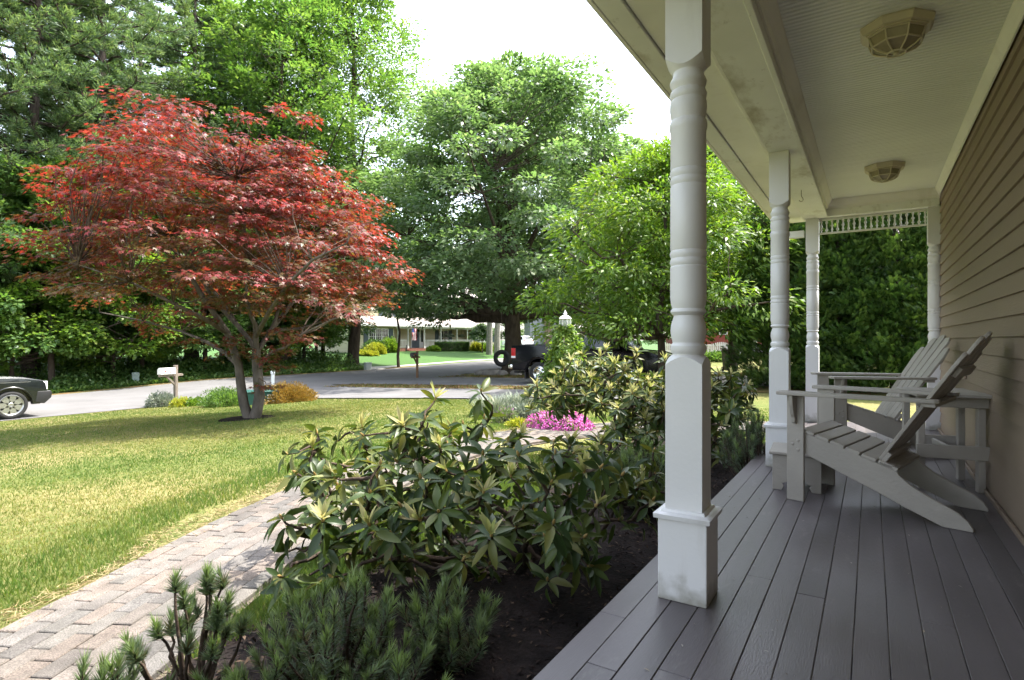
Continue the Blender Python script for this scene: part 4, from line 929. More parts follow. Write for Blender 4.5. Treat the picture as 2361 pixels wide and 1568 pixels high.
mugo('mugo pine rooted below the sparse upright candles', *wp(610, 1.90), .20, .24, 22, 203)
mugo('small tufted mugo pine beside the deck edge', *wp(1030, 2.28), .30, .20, 34, 204)
mugo('low mugo pine at the near end of the brick path', *wp(240, 1.78), .26, .18, 26, 205)
mugo('blue-green mugo pine behind the foot of the front post', *wp(1490, 4.3), .50, .36, 120, 206)
mugo('mugo pine tucked beside the second post', *wp(1735, 5.1), .62, .30, 80, 207)
mugo('dark mugo pine between the dense one and the deck', *wp(870, 1.98), .22, .24, 20, 208)

# ------------------------------------------------------------------ grass blades
G_GRASS = leafmat('grass blade', [(.07,.128,.03),(.115,.158,.042),(.19,.19,.065),(.30,.25,.12)], .4, rough=.5, spec=.25)
def clumps_noise(x, y):
    return .5+.25*np.sin(x*1.1+1.3*np.sin(y*.8))+.25*np.sin(y*1.4+1.1*np.sin(x*.6+1))
def blades(name, x, y, h, wd, vmean, label, lean=.5):
    n = len(x); z = gz(x, y); P = np.stack([x, y, z-.005], -1); D = nrm(np.array([0, 0, 1.])+rdir(n)*lean); D[:, 2] = np.abs(D[:, 2])
    v, f, a = leaves(P, D, rdir(n), h, wd, T_TRI, F_TRI, np.clip(rng.normal(vmean, .18, n), 0, 1)); return v, f, a
n = 560000; dist = 2.2+rng.uniform(0, 1, n)**1.6*19; an = rng.uniform(-.95, .60, n); l = dist*np.tan(an); x = l*CA-dist*SA; y = l*SA+dist*CA
pd = np.empty(n)
for i in range(0, n, 20000): pd[i:i+20000] = path_dist(x[i:i+20000], y[i:i+20000])
be = np.array([bed_edge(k) for k in np.linspace(-2, 9.5, 60)]); bx = np.interp(y, np.linspace(-2, 9.5, 60), be)
ok = (x > ROAD1+.1+.18*np.sin(y*2.1)) & (pd > PW+.03+.05*np.sin(7*y)) & ~((x > bx-.02) & (y < 7.7)) & (y < 11.95+.12*np.sin(x*3)) & (x < -.9)
ok &= ~((pd < PW+.20+.14*np.sin(3.1*y)) & (x < -3.1) & (rng.uniform(0, 1, n) < .85))
x, y, dist, pd = x[ok], y[ok], dist[ok], pd[ok]; n = len(x)
fine = .5*np.sin(9.1*x+2*np.sin(5*y))*np.sin(8.3*y+1.7*np.sin(6*x))
lush = np.exp(-((pd-PW-.55)/.35)**2); vm = np.clip(.34+.5*(clumps_noise(x, y)-.45)+.28*fine-.28*lush, .04, .9)
v, f, a = blades('g', x, y, rng.uniform(.016, .036, n)*(1+.9*lush-.35*fine), .0035+.0011*dist, vm, '')
tag(np_mesh('lawn_grass', v, f, G_GRASS, var=a), 'short patchy lawn grass, green and straw coloured', 'grass', kind='stuff')
# longer fresh grass between path and bed
n = 26000; y = rng.uniform(.6, 4.6, n); bx = np.array([bed_edge(k) for k in y]); x = bx-rng.uniform(-.06, .55, n); pd = np.concatenate([path_dist(x[i:i+13000], y[i:i+13000]) for i in (0, 13000)]); k = pd > PW+.01; x, y = x[k], y[k]; n = len(x)
v, f, a = blades('g', x, y, rng.uniform(.035, .085, n), .0055, .16, '', .6)
tag(np_mesh('edge_grass', v, f, G_GRASS, var=a), 'longer bright green grass between the brick path and the mulch bed', 'grass', kind='stuff')
# straw along the path
n = 7500; s = rng.uniform(0, arc[-1]*.75, n); P = [path_at(k) for k in s[:: 8]]; x = np.interp(s, arc, PCA[:, 0]); y = np.interp(s, arc, PCA[:, 1])
dx = np.gradient(PCA[:, 0], arc); dy = np.gradient(PCA[:, 1], arc); qx = -np.interp(s, arc, dy); qy = np.interp(s, arc, dx); ql = np.hypot(qx, qy); o = PW+rng.uniform(-.08, .20, n)*(1+.5*np.sin(3*s)*np.sin(1.7*s+1))
x = x+qx/ql*o; y = y+qy/ql*o
P = np.stack([x, y, gz(x, y)+.012+rng.uniform(0, .03, n)], -1); D = nrm(rdir(n)*np.array([1, 1, .22]))
v, f, a = leaves(P, D, nrm(rdir(n)+np.array([0, 0, .6])), rng.uniform(.03, .09, n), .005, T_TRI, F_TRI, rng.uniform(0, 1, n))
tag(np_mesh('straw', v, f, leafmat('straw', [(.24,.18,.085),(.31,.24,.12),(.36,.30,.17),(.20,.19,.07)], .2, (1.2, 1.1, .8), rough=.7, spec=.2), var=a), 'dry straw-coloured grass along the path edge', 'dry grass', kind='stuff')
# ------------------------------------------------------------------ small shrubs and flowers
def mound(name, label, cat, loc, r, n, L, W, lm, group=None, up=.5, shell=.55, seed=1, T=T_DIA, F=F_DIA, part='foliage', stem=True, lift=0.):
    global rng; keep = rng; rng = np.random.default_rng(seed); o = empty(name, tuple(loc), 0, label, cat, group)
    d = rdir(n); d[:, 2] = np.abs(d[:, 2]); a = np.arctan2(d[:, 1], d[:, 0]); lump = 1+.12*np.sin(5*a+seed)+.10*np.sin(9*a+7*d[:, 2]+seed)
    P = d*(rng.uniform(shell, 1, n)*lump)[:, None]*np.array(r); P[:, 2] = np.maximum(P[:, 2], .01)+lift
    Dv = nrm(d*.8+rdir(n)*.6+np.array([0, 0, .35])); N = nrm(d*.5+np.array([0, 0, up])+rdir(n)*.6)
    v, f, va = leaves(P, Dv, N, L*rng.uniform(.7, 1.25, n), W*rng.uniform(.7, 1.2, n), T, F, np.clip(rng.normal(.5, .24, n), 0, 1)); np_mesh(part, v, f, lm, o, var=va)
    if stem:
        m = MB()
        for k in range(14):
            a = k*2.4; m.tube([(0, 0, -.04), (r[0]*.4*math.cos(a), r[1]*.4*math.sin(a), r[2]*.45+lift), (r[0]*.7*math.cos(a), r[1]*.7*math.sin(a), r[2]*.6+lift)], [.02*r[2]+.004, .01*r[2]+.003, .003], 5, False)
        m.build('stems', M_TWIG, o, smooth=True)
    rng = keep; return o
L_ORANGE = leafmat('rusty shrub leaf', [(.15,.10,.02),(.22,.14,.028),(.27,.175,.035),(.19,.17,.035)], .3, (1.4, 1.2, .8))
L_GREY = leafmat('silver leaf', [(.10,.14,.10),(.16,.20,.15),(.24,.27,.21),(.34,.36,.29)], .25, (1.2, 1.2, 1), rough=.7)
L_YEL = leafmat('yellow green leaf', [(.16,.22,.02),(.26,.30,.03),(.36,.36,.04),(.42,.38,.05)], .4, (1.3, 1.3, .8))
L_PINK = leafmat('pink petal', [(.38,.04,.24),(.50,.07,.34),(.58,.16,.44),(.62,.26,.50)], .3, (1.2, 1.1, 1.1), rough=.6)
L_WHITE = leafmat('white petal', [(.75,.73,.66),(.8,.78,.72)], .3, (1.1, 1.1, 1.1), rough=.6)
def gp(x, y, dz=0): p = ground(x, y); return (p.x, p.y, p.z+dz)
mound('shrub', 'rounded rusty orange shrub beside the green transformer box', 'shrub', gp(662, 926), (.98, .8, .52), 9000, .07, .03, L_ORANGE, seed=1)
mound('shrub', 'low clipped dark green shrub behind the maple trunk', 'shrub', gp(520, 936), (.95, .6, .50), 8000, .06, .028, G_MID, seed=2)
mound('shrub', 'loose grey-leaved plant at the foot of the white mailbox', 'plant', gp(372, 938), (.55, .4, .45), 2600, .08, .03, L_GREY, seed=3)
mound('shrub', 'yellow flowering plant under the white mailbox', 'plant', gp(418, 938), (.35, .3, .28), 1500, .06, .035, L_YEL, seed=4)
mound('shrub', 'pale green low plant between the yellow flowers and the clipped shrub', 'plant', gp(450, 936), (.4, .3, .24), 1500, .06, .035, G_LIME, seed=5)
# flowers by the path end
ph = mound('phlox', 'mound of hot pink flowers beside the brick path', 'flowers', gp(1288, 990), (.52, .34, .24), 5200, .028, .022, G_MID, seed=6)
n = 3000; d = rdir(n); d[:, 2] = np.abs(d[:, 2]); P = d*np.array([.54, .36, .275])*rng.uniform(.9, 1.08, n)[:, None]
v, f, a = leaves(P, nrm(rdir(n)+d*.3), nrm(d+rdir(n)*.3), .030, .026, T_DIA, F_DIA, rng.uniform(0, 1, n)); np_mesh('blossoms', v, f, L_PINK, ph, var=a)
mound('flower_clump', 'small lilac-flowered clump left of the silver plant', 'flowers', gp(1165, 975), (.22, .18, .26), 900, .05, .02, leafmat('lilac petal', [(.10,.16,.05),(.12,.18,.06),(.16,.20,.07),(.42,.20,.45)], .3, (1.2, 1.2, 1)), seed=8)
mound('silver_plant', 'silver white-leaved plant beside the pink flowers', 'plant', gp(1205, 962), (.34, .25, .20), 1500, .07, .03, L_GREY, seed=9)
mound('sedum', 'small yellow-green plant in front of the silver plant', 'plant', gp(1195, 985), (.20, .16, .12), 900, .04, .025, L_YEL, seed=10)
def blade_clump(name, label, loc, R0, H, n, lm, wd, seed):
    global rng; keep = rng; rng = np.random.default_rng(seed); o = empty(name, tuple(loc), 0, label, 'plant'); a = rng.uniform(0, 6.28, n); r = R0*rng.uniform(0, 1, n)**.6
    b = np.stack([r*.6*np.cos(a), r*.6*np.sin(a), 0*a], -1); k = 5; V = []; F = []; VA = []
    for i in range(n):
        h = H*rng.uniform(.6, 1.05); ln = rng.uniform(.15, .6)*h; aa = a[i]+rng.normal()*.5; sd = np.array([-math.sin(aa), math.cos(aa), 0])*wd*.5; q = len(V); va = rng.uniform()
        for j in range(k):
            t = j/(k-1); p = b[i]+np.array([math.cos(aa)*ln*t*t, math.sin(aa)*ln*t*t, h*(t-.22*t*t*t)]); ww = 1-t**2*.92; V += [p-sd*ww, p+sd*ww]; VA += [va, va]
        F += [(q+2*j, q+2*j+1, q+2*j+3, q+2*j+2) for j in range(k-1)]
    np_mesh('blades', np.array(V), np.array(F), lm, o, var=VA); rng = keep
blade_clump('iris_clump', 'clump of grey-green sword leaves beside the driveway', gp(1135, 958), .55, .48, 330, L_GREY, .022, 11)
blade_clump('iris_clump', 'second clump of grey-green sword leaves near the vine lamp', gp(1190, 950), .45, .50, 260, L_GREY, .022, 12)

# woodland edge ground cover: one mass
n = 46000; x = -28.3-rng.uniform(0, 1, n)**1.3*5.5; y = rng.uniform(-3, 27.5, n)
bm_ = .5+.5*np.sin(y*.9+np.sin(x*1.7)*1.2)*np.sin(y*.37+1); z = gz(x, y)+rng.uniform(0, 1, n)**.7*(.12+.85*bm_*sstep(28.3, 30, -x))
v, f, a = leaves(np.stack([x, y, z], -1), nrm(rdir(n)+np.array([.4, 0, 0])), nrm(np.array([.2, 0, 1])+rdir(n)*.5), rng.uniform(.10, .20, n), rng.uniform(.07, .13, n), T_DIA, F_DIA, rng.uniform(0, 1, n))
tag(np_mesh('undergrowth', v, f, G_MID, var=a), 'leafy ground cover along the wood edge', 'ground cover', kind='stuff')
n = 26000; x = rng.uniform(-19, -3, n); y = rng.choice([0, 1], n)
y = np.where(y == 0, rng.uniform(15.8, 17.5, n), rng.uniform(22.7, 25, n)); z = gz(x, y)+.02
v, f, a = leaves(np.stack([x, y, z], -1), nrm(rdir(n)*np.array([1, 1, .3])+np.array([0, 0, .12])), nrm(np.array([0, 0, 1])+rdir(n)*.6), rng.uniform(.04, .10, n), rng.uniform(.02, .05, n), T_DIA, F_DIA, rng.uniform(0, 1, n))
tag(np_mesh('fallen_leaves', v, f, leafmat('fallen leaf', [(.10,.055,.03),(.18,.10,.045),(.26,.17,.07),(.12,.14,.03),(.07,.11,.02)], .1, rough=.8), var=a), 'dry fallen leaves and thin grass between the two driveways', 'leaf litter', kind='stuff')

# ------------------------------------------------------------------ lamp post with a climbing vine
lp = Vector(gp(1303, 925)); lpo = empty('lamp_post', tuple(lp), 0, 'white garden lamp post wrapped in green vine beside the driveway', 'lamp post')
M_LW = mat('white lamp paint', (.78, .77, .74), .4, .05, 6)
HL = 2.08
MB().lathe([(0, .09), (.04, .085), (.07, .05), (.12, .04), (HL-.52, .036), (HL-.50, .05), (HL-.47, .06), (HL-.45, .04)], 16).build('pole', M_LW, lpo, smooth=True)
cp = MB(); P8 = []
cp.lathe([(HL-.21, .135), (HL-.20, .145), (HL-.185, .14), (HL-.15, .105), (HL-.125, .06), (HL-.115, .035), (HL-.10, .033), (HL-.09, .045), (HL-.075, .04), (HL-.06, .022), (HL-.045, .026), (HL-.03, .02), (HL, .006)], 16)
cp.build('cap', M_LW, lpo, smooth=True)
gl = MB(); gl.lathe([(HL-.45, .06), (HL-.42, .10), (HL-.36, .135), (HL-.28, .140), (HL-.22, .125)], 8, cap=False)
gl.build('globe', glassmat('clear lamp glass', (.9, .93, .93), .22), lpo, smooth=True)
cg = MB()
for k in range(8):
    a = R(45*k); cg.tube([(r*math.cos(a), r*math.sin(a), z) for z, r in ((HL-.45, .062), (HL-.42, .102), (HL-.36, .138), (HL-.28, .143), (HL-.21, .128))], .004, 5, False)
cg.build('cage', M_LW, lpo, smooth=True)
def vine():
    o = empty('climbing_vine', tuple(lp), 0, 'leafy green vine climbing the white lamp post', 'vine'); m = MB()
    n = 4200; u = rng.uniform(0, 1, n)**1.15; a = rng.uniform(0, 6.283, n); prof = np.interp(u, [0, .15, .35, .6, .8, 1], [.55, .52, .46, .38, .27, .11])
    r = prof*(1+.22*np.sin(3*a+8*u)+.18*np.sin(5*a-17*u))*rng.uniform(.25, 1, n)**.45; h = np.stack([np.cos(a), np.sin(a), 0*a], -1)
    P = h*r[:, None]; P[:, 2] = .06+u*1.70
    v, f, va = leaves(P, nrm(h*.7+rdir(n)*.7+np.array([0, 0, -.45])), nrm(h*.6+np.array([0, 0, .7])+rdir(n)*.5), rng.uniform(.06, .11, n), rng.uniform(.04, .075, n), T_DROOP, F_DIA, np.clip(rng.normal(.35+.35*u, .2), 0, 1)); np_mesh('foliage', v, f, G_LIME, o, var=va)
    for k in range(7):
        m.tube([((.05+.02*k*(1-t))*math.cos(k+9*t), (.05+.02*k*(1-t))*math.sin(k+9*t), t*1.6) for t in np.linspace(0, 1, 20)], .007, 5, False)
    for k in range(9):
        a = k*1.9; z = .5+.13*k; m.tube([(.1*math.cos(a), .1*math.sin(a), z), (.35*math.cos(a), .35*math.sin(a), z+.15), (.5*math.cos(a), .5*math.sin(a), z+.05)], .004, 4, False)
    m.build('stems', mat('woody vine', (.22, .18, .13), .9, .2, 20), o, smooth=True)
vine()

# ------------------------------------------------------------------ mailboxes and roadside boxes
def mailbox(x, t, label, box_m, post_m, num, flip=1, h=1.32, rz=0.):
    p = at(x, 784, t); z = gzf(p.x, p.y); o = empty('mailbox', (p.x, p.y, z), rz, label, 'mailbox')
    MB().box(-.05, .05, -.05, .05, -.05, h).build('post', post_m, o, .006)
    MB().prism([(-.58, h-.36), (.22, h-.36), (.26, h-.33), (.22, h-.28), (-.58, h-.28)], -.04, .04, 'x').build('cross_arm', post_m, o, .005)
    MB().prism([(-.36, h-.36), (-.05, h-.66), (-.05, h-.58), (-.28, h-.36)], -.035, .035, 'x').build('brace', post_m, o, .004)
    pr = [(-.085, 0), (.085, 0), (.085, .12)]+[(.085*math.cos(R(a)), .12+.085*math.sin(R(a))) for a in range(20, 180, 20)]+[(-.085, .12)]
    MB().prism([(u, h-.279+v) for u, v in pr], -.56, -.055, 'y').build('box', box_m, o, .004, True, 2)
    MB().prism([(u*1.06, h-.283+v*1.04) for u, v in pr], -.575, -.561, 'y').build('door', box_m, o, .003)
    fl = MB().box(.087, .092, -.44, -.40, h-.20, h-.17).box(.087, .092, -.44, -.28, h-.17, h-.15).build('flag', mat('red mailbox flag', (.5, .03, .02), .5), o, .001)
    cu = bpy.data.curves.new('number', 'FONT'); cu.body = num; cu.size = .11; cu.extrude = .001; tmp = bpy.data.objects.new('t', cu); COL.objects.link(tmp)
    me = bpy.data.meshes.new_from_object(tmp.evaluated_get(bpy.context.evaluated_depsgraph_get())); bpy.data.objects.remove(tmp)
    me.transform(Matrix.Translation((.0875, -.28 if box_m is M_LW else -.52, h-.25)) @ Matrix.Rotation(R(90), 4, 'Z') @ Matrix.Rotation(R(90), 4, 'X'))
    link('number', me, o, mat('black digit', (.02, .02, .02), .5) if box_m is M_LW else mat('white digit', (.8, .8, .78), .5))
M_WOOD = mat('weathered post', (.20, .165, .13), .9, .25, 9, .5, 40, stretch=(1, 1, .2))
M_BLK = mat('black enamel', (.012, .012, .013), .35)
mailbox(405, 18.9, 'white mailbox on a weathered wooden post by the road', M_LW, M_WOOD, '8', h=1.32, rz=R(10))
mailbox(962, 29.2, 'black mailbox on a brown wooden post beside the grass island', M_BLK, mat('brown post', (.15, .085, .045), .9, .2, 9, .4, 40), '22', h=1.40, rz=R(12))
p = at(622, 784, 18.6)
tr_ = empty('transformer_box', tuple(gp(605, 931)), R(60), 'low dark green utility transformer box behind the maple trunk', 'utility box')
M_TG = mat('utility green paint', (.012, .075, .062), .5, .1, 4)
MB().box(-.42, .42, -.36, .36, 0, .36).build('cabinet', M_TG, tr_, .01)
MB().prism([(-.45, .361), (.45, .361), (.44, .40), (-.44, .40)], -.39, .39, 'y').build('lid', M_TG, tr_, .008)
for k in range(3): MB().box(.10, .30, -.365, -.3605, .10+.08*k, .135+.08*k).build('warning_label', mat('label white', (.7, .7, .66), .6), tr_)
for k in range(3): MB().box(.4205, .424, -.2, .2, .10+.08*k, .125+.08*k).build('vent', mat('vent dark', (.01, .03, .03), .6), tr_)
q = gp(629, 902); o = MB().lathe([(0, .07), (.68, .065), (.70, .085), (.78, .085), (.80, .07)], 14).build('utility_marker', mat('white plastic', (.68, .72, .68), .5), smooth=True); o.location = q; tag(o, 'short white capped utility marker behind the orange shrub', 'utility marker')
q = on_ground(313, 26.6, 0); o = empty('utility_pedestal', q, R(65), 'grey-green utility pedestal standing at the wood edge', 'utility box')
MB().box(-.14, .14, -.12, .12, 0, .42).build('lower_shell', mat('grey green steel', (.20, .25, .22), .6, .1), o, .01)
MB().box(-.15, .15, -.13, .13, .421, .58).build('cap', MATS['grey green steel'], o, .015)
q = on_ground(848, 37.6, 0); o = empty('utility_cabinet', q, R(70), 'small pale utility cabinet at the edge of the far lawn', 'utility box')
MB().box(-.19, .19, -.19, .19, 0, .46).build('cabinet', mat('pale steel', (.42, .46, .44), .6, .08), o, .012)
MB().box(-.22, .22, -.22, .22, .461, .50).build('lid', MATS['pale steel'], o, .01)
q = on_ground(873, 37.8, .015); o = MB().box(-.2, .2, -.5, .5, 0, .08).build('concrete_slab', M_CONC, None, .01); o.location = q; o.rotation_euler.z = R(5); tag(o, 'flat concrete slab beside the pale utility cabinet', 'slab')
# dark leaning tree and a small lime tree on the far lawn's edge
LN = broadleaf('leaning', 81, 8.2, .11, 4.3, 2.5, dome, 90, .7, 12000, .22, .14, .6, G_DARK, M_BARK, 7, (-2.2, .3))
place_tree('leaning_tree', LN, on_ground(919, 40.3), R(-58), 1, 'dark tree with a thin leaning trunk on the far verge', None)
LM2 = broadleaf('lime', 82, 9, .16, 4.6, 2.5, dome, 110, .75, 14000, .22, .14, .55, G_LIME, M_BARK, 8)
place_tree('lime_tree', LM2, on_ground(806, 45), 1, 1, 'small bright tree with a bare trunk at the left of the yellow house')
# tire swing
sw = at(1157, 826, 30.4); o = empty('tire_swing', tuple(sw), YAW+R(8), 'black tire swing hanging from a limb of the huge tree', 'tire swing')
tm = MB(); tm.torus(.33, .12, (0, 0, 0), 'y', 32, 12, 1.05); tm.build('tire', mat('tire rubber', (.018, .018, .019), .75, .2, 20, .4, 30), o, smooth=True)
MB().tube([(0, 0, .44), (0, .02, 1.2), (0, .05, 2.4)], .015, 6).build('rope', mat('rope', (.12, .10, .08), .9), o)
rk = [(1112, 31, .42), (1135, 30.2, .5), (1158, 29.8, .40), (1190, 29.7, .38), (1150, 33, .4), (1215, 30.5, .45)]
rl = ['left-most of the row', 'largest of the row', 'under the tire', 'in front of the trunk', 'behind the tire', 'towards the truck']
M_ROCK = mat('boulder', (.20, .18, .165), .9, .25, 3, .6, 12)
for (x, t, r), l in zip(rk, rl):
    random.seed(int(x)); o = MB().ball((0, 0, r*.3), (r*1.1, r*.8, r*.55), 12, 8, .07).build('boulder', M_ROCK, None, smooth=True, ang=25); o.location = on_ground(x, t, -.05); o.rotation_euler.z = x
    tag(o, 'grey boulder at the foot of the huge tree, '+l, 'boulder', 'boulders round the huge tree')
# ------------------------------------------------------------------ vehicles
M_TIRE = MATS['tire rubber']; M_CHROME = mat('chrome', (.75, .75, .75), .12, metal=1); M_ALLOY = mat('alloy', (.42, .42, .41), .35, metal=.9); M_PLASTIC = mat('black trim', (.015, .015, .016), .55)
M_GLASS = mat('dark glass', (.01, .012, .014), .05, spec=.8); M_RED = mat('tail lamp', (.45, .01, .012), .12, coat=1); M_CLEAR = mat('lamp lens', (.75, .78, .80), .08, coat=1); M_AMBER = mat('amber lens', (.75, .20, .02), .2, coat=1)
def wheel(parent, x, y, r, wd, side, spokes=0, rim_r=.62):
    w_ = empty('wheel', (x, y, r), 0); w_.parent = parent
    t = MB(); h = wd/2
    t.lathe([(-h*.8, r*rim_r), (-h, r*rim_r+.02), (-h, r*.90), (-h*.8, r*.985), (-h*.4, r), (h*.4, r), (h*.8, r*.985), (h, r*.90), (h, r*rim_r+.02), (h*.8, r*rim_r)], 36, (0, 0, 0), 'y', False); t.build('tyre', M_TIRE, w_, smooth=True, ang=30)
    f = side*h*.72; rr = r*rim_r; d = MB(); d.lathe([(f*.25, 0.01), (f*.25, rr)], 28, (0, 0, 0), 'y', False).build('rim_well', M_PLASTIC, w_)
    m = MB(); m.lathe([(f*.2, rr*1.0), (f*1.2, rr*1.02), (f*1.25, rr*.98), (f*1.0, rr*.90), (f*.3, rr*.88)], 32, (0, 0, 0), 'y', False); m.lathe([(f*1.0, 0.001), (f*1.05, rr*.18), (f*.9, rr*.26), (f*.3, rr*.27)], 20, (0, 0, 0), 'y', False)
    if spokes:
        for k in range(spokes):
            m.mat = Matrix.Rotation(2*math.pi*k/spokes+.2, 4, 'Y'); a, b = sorted((f*.55, f*.95)); m.hexa([(-.055*r/.37, a, rr*.2), (.055*r/.37, a, rr*.2), (.055*r/.37, b, rr*.2), (-.055*r/.37, b, rr*.2)], [(-.075*r/.37, a, rr*.93), (.075*r/.37, a, rr*.93), (.075*r/.37, b, rr*.93), (-.075*r/.37, b, rr*.93)])
        m.mat = None
    else:
        m.lathe([(f*.95, rr*.2), (f*1.0, rr*.4), (f*.75, rr*.5), (f*.55, rr*.9)], 32, (0, 0, 0), 'y', False)
    m.build('rim', M_ALLOY if spokes else M_CHROME, w_, smooth=True, ang=35)
    if not spokes:
        for k in range(8):
            a = 2*math.pi*k/8; MB().lathe([(f*.78, .001), (f*.80, rr*.12)], 12, (rr*.66*math.cos(a), 0, rr*.66*math.sin(a)), 'y', False).build('rim_hole', M_PLASTIC, w_)
    return w_
def arch(cx, cz, r, n=10): return [(cx+r*math.cos(math.pi*k/n), cz+r*math.sin(math.pi*k/n)) for k in range(n+1)]   # front to rear over the wheel
def sidebody(top, zb, wheels, ra, zc, x0, x1):
    """outline: top points run rear to front, bottom returns with wheel arches"""
    pts = list(top)+[(x1, zb)]
    for cx in sorted(wheels, reverse=True): pts += [(cx+ra, zb)]+arch(cx, zc, ra)+[(cx-ra, zb)]
    return pts+[(x0, zb)]
# black pickup; local x forward from the tail, y left
M_TRUCK = mat('black truck paint', (.005, .005, .008), .15, coat=.05, spec=.25)
tz = gzf(-9.5, 18.8)+.03; tk = empty('pickup_truck', (-11.55, 19.45, tz), 0, 'black pickup truck parked in the neighbouring driveway behind the vine', 'truck')
W = .98; wl = [1.18, 4.78]
low = sidebody([(.06, .62), (.02, 1.05), (.05, 1.40), (2.05, 1.42), (2.10, 1.30), (4.2, 1.30), (5.3, 1.22), (5.70, 1.10), (5.78, .62)], .48, wl, .50, .42, .10, 5.70)
for s in (-1, 1): MB().prism(low, s*W, s*(W-.10), 'y').build('body_side', M_TRUCK, tk, .02, True, 2)
MB().box(.07, 2.05, -W+.101, W-.101, .72, .80).box(.05, .13, -W+.101, W-.101, .72, 1.36).box(2.0, 2.08, -W+.101, W-.101, .72, 1.36).build('cargo_bed', M_TRUCK, tk, .01)
MB().box(.3, 1.9, -W+.14, W-.14, 1.385, 1.44).build('bed_cover', M_PLASTIC, tk, .02)
MB().box(.0, .062, -W+.02, W-.02, .66, 1.38).build('tailgate', M_TRUCK, tk, .015)
MB().prism([(2.09, .55), (5.72, .55), (5.74, 1.08), (5.3, 1.20), (4.2, 1.28), (2.09, 1.28)], -W+.101, W-.101, 'y').build('cab_floor', M_TRUCK, tk, .02)
def greenhouse(parent, b, t, W0, W1, m, name='cab'):
    """b: (x0,x1,z) at the belt, t: (x0,x1,z) at the roof"""
    h = MB(); h.hexa([(b[0], -W0, b[2]), (b[1], -W0, b[2]), (b[1], W0, b[2]), (b[0], W0, b[2])], [(t[0], -W1, t[2]), (t[1], -W1, t[2]), (t[1], W1, t[2]), (t[0], W1, t[2])]); h.build(name, m, parent, .05, True, 3)
greenhouse(tk, (2.10, 4.55, 1.285), (2.25, 3.75, 1.90), W-.02, W-.20, M_TRUCK)
def sideglass(parent, b0, b1, t0, t1, zb, zt, W0, W1, z0, z1, name='window'):
    """quad on the slanted cab side, both sides"""
    for s in (-1, 1):
        f = lambda z: s*(W0+(W1-W0)*(z-z0)/(z1-z0)+.004)
        m = MB(); m.hexa([(b0, f(zb), zb), (b1, f(zb), zb), (t1, f(zt), zt), (t0, f(zt), zt)], [(b0, f(zb)+s*.006, zb), (b1, f(zb)+s*.006, zb), (t1, f(zt)+s*.006, zt), (t0, f(zt)+s*.006, zt)]); m.build(name, M_GLASS, parent, .002)
sideglass(tk, 2.28, 3.15, 2.36, 3.15, 1.34, 1.80, W-.02, W-.20, 1.285, 1.90); sideglass(tk, 3.22, 4.28, 3.22, 3.72, 1.34, 1.80, W-.02, W-.20, 1.285, 1.90)
for s in (-1, 1):
    tl = MB().box(.012, .20, s*(W+.006)-.01, s*(W+.006)+.01, .92, 1.30).build('tail_light', M_RED, tk, .008)
    MB().box(.014, .198, s*(W+.0075)-.01, s*(W+.0075)+.01, .93, 1.01).build('reverse_lens', M_CLEAR, tl, .004)
    for x in wl: wheel(tk, x, s*(W-.14), .40, .27, s)
    fm = MB()
    fm.tube([(1.18+.545*math.cos(a), s*(W+.004), .42+.56*math.sin(a)) for a in np.linspace(0, math.pi, 16)], .035, 6); fm.build('fender_flare', M_TRUCK, tk, smooth=True)
    MB().box(2.75, 2.98, s*(W+.02)-.012, s*(W+.02)+.012, 1.16, 1.20).build('door_handle', M_CHROME, tk, .006); MB().box(3.85, 4.08, s*(W+.02)-.012, s*(W+.02)+.012, 1.16, 1.20).build('door_handle', M_CHROME, tk, .006)
    MB().box(2.3, 4.15, s*(W+.008)-.008, s*(W+.008)+.008, .78, .82).build('side_moulding', M_CHROME, tk, .004)
    MB().box(4.15, 4.35, s*(W+.16)-.10, s*(W+.16)+.10, 1.28, 1.50).build('mirror', M_PLASTIC, tk, .03)
    MB().box(.58, .63, s*(W-.14)-.13, s*(W-.14)+.13, .16, .50).build('mud_flap', M_PLASTIC, tk, .005)
    MB().box(5.45, 5.785, s*(W-.17)-.13, s*(W-.17)+.155, .88, 1.08).build('headlight', M_CLEAR, tk, .02)
MB().box(-.14, .05, -W+.01, W-.01, .52, .68).build('rear_bumper', M_CHROME, tk, .025, True, 2)
MB().box(5.72, 5.92, -W+.01, W-.01, .46, .72).build('front_bumper', M_CHROME, tk, .03, True, 2)
MB().tube([(.0, -.72, .40), (.55, -.70, .40)], .045, 10).build('exhaust', M_PLASTIC, tk, smooth=True)
# dark green-grey off-roader at the road edge; local x forward
M_SUV = mat('dark green metallic paint', (.010, .013, .014), .2, metal=.2, coat=.5)
rz_ = gzf(-20.3, 5)+.03; rv_ = empty('parked_car', (-20.82, 2.13, rz_), R(90), 'dark green-grey off-road car parked at the lawn edge', 'car'); W = .95; wl = [1.08, 3.98]
low = sidebody([(.03, .55), (0, .95), (.10, 1.18), (2.0, 1.20), (3.35, 1.16), (4.30, 1.09), (4.66, 1.02), (4.74, .92), (4.80, .60)], .36, wl, .45, .38, .12, 4.62)
for s in (-1, 1): MB().prism(low, s*W, s*(W-.12), 'y').build('body_side', M_SUV, rv_, .03, True, 3)
MB().prism([(.05, .42), (4.68, .42), (4.68, .98), (4.28, 1.06), (3.4, 1.13), (.1, 1.15)], -W+.121, W-.121, 'y').build('body_core', M_SUV, rv_, .03)
MB().prism([(3.25, 1.12), (3.45, 1.185), (4.25, 1.12), (4.62, 1.03), (4.55, 1.0), (3.4, 1.08)], -W+.10, W-.10, 'y').build('bonnet', M_SUV, rv_, .025, True, 3)
greenhouse(rv_, (.12, 3.40, 1.165), (.45, 2.55, 1.86), W-.03, W-.20, M_SUV)
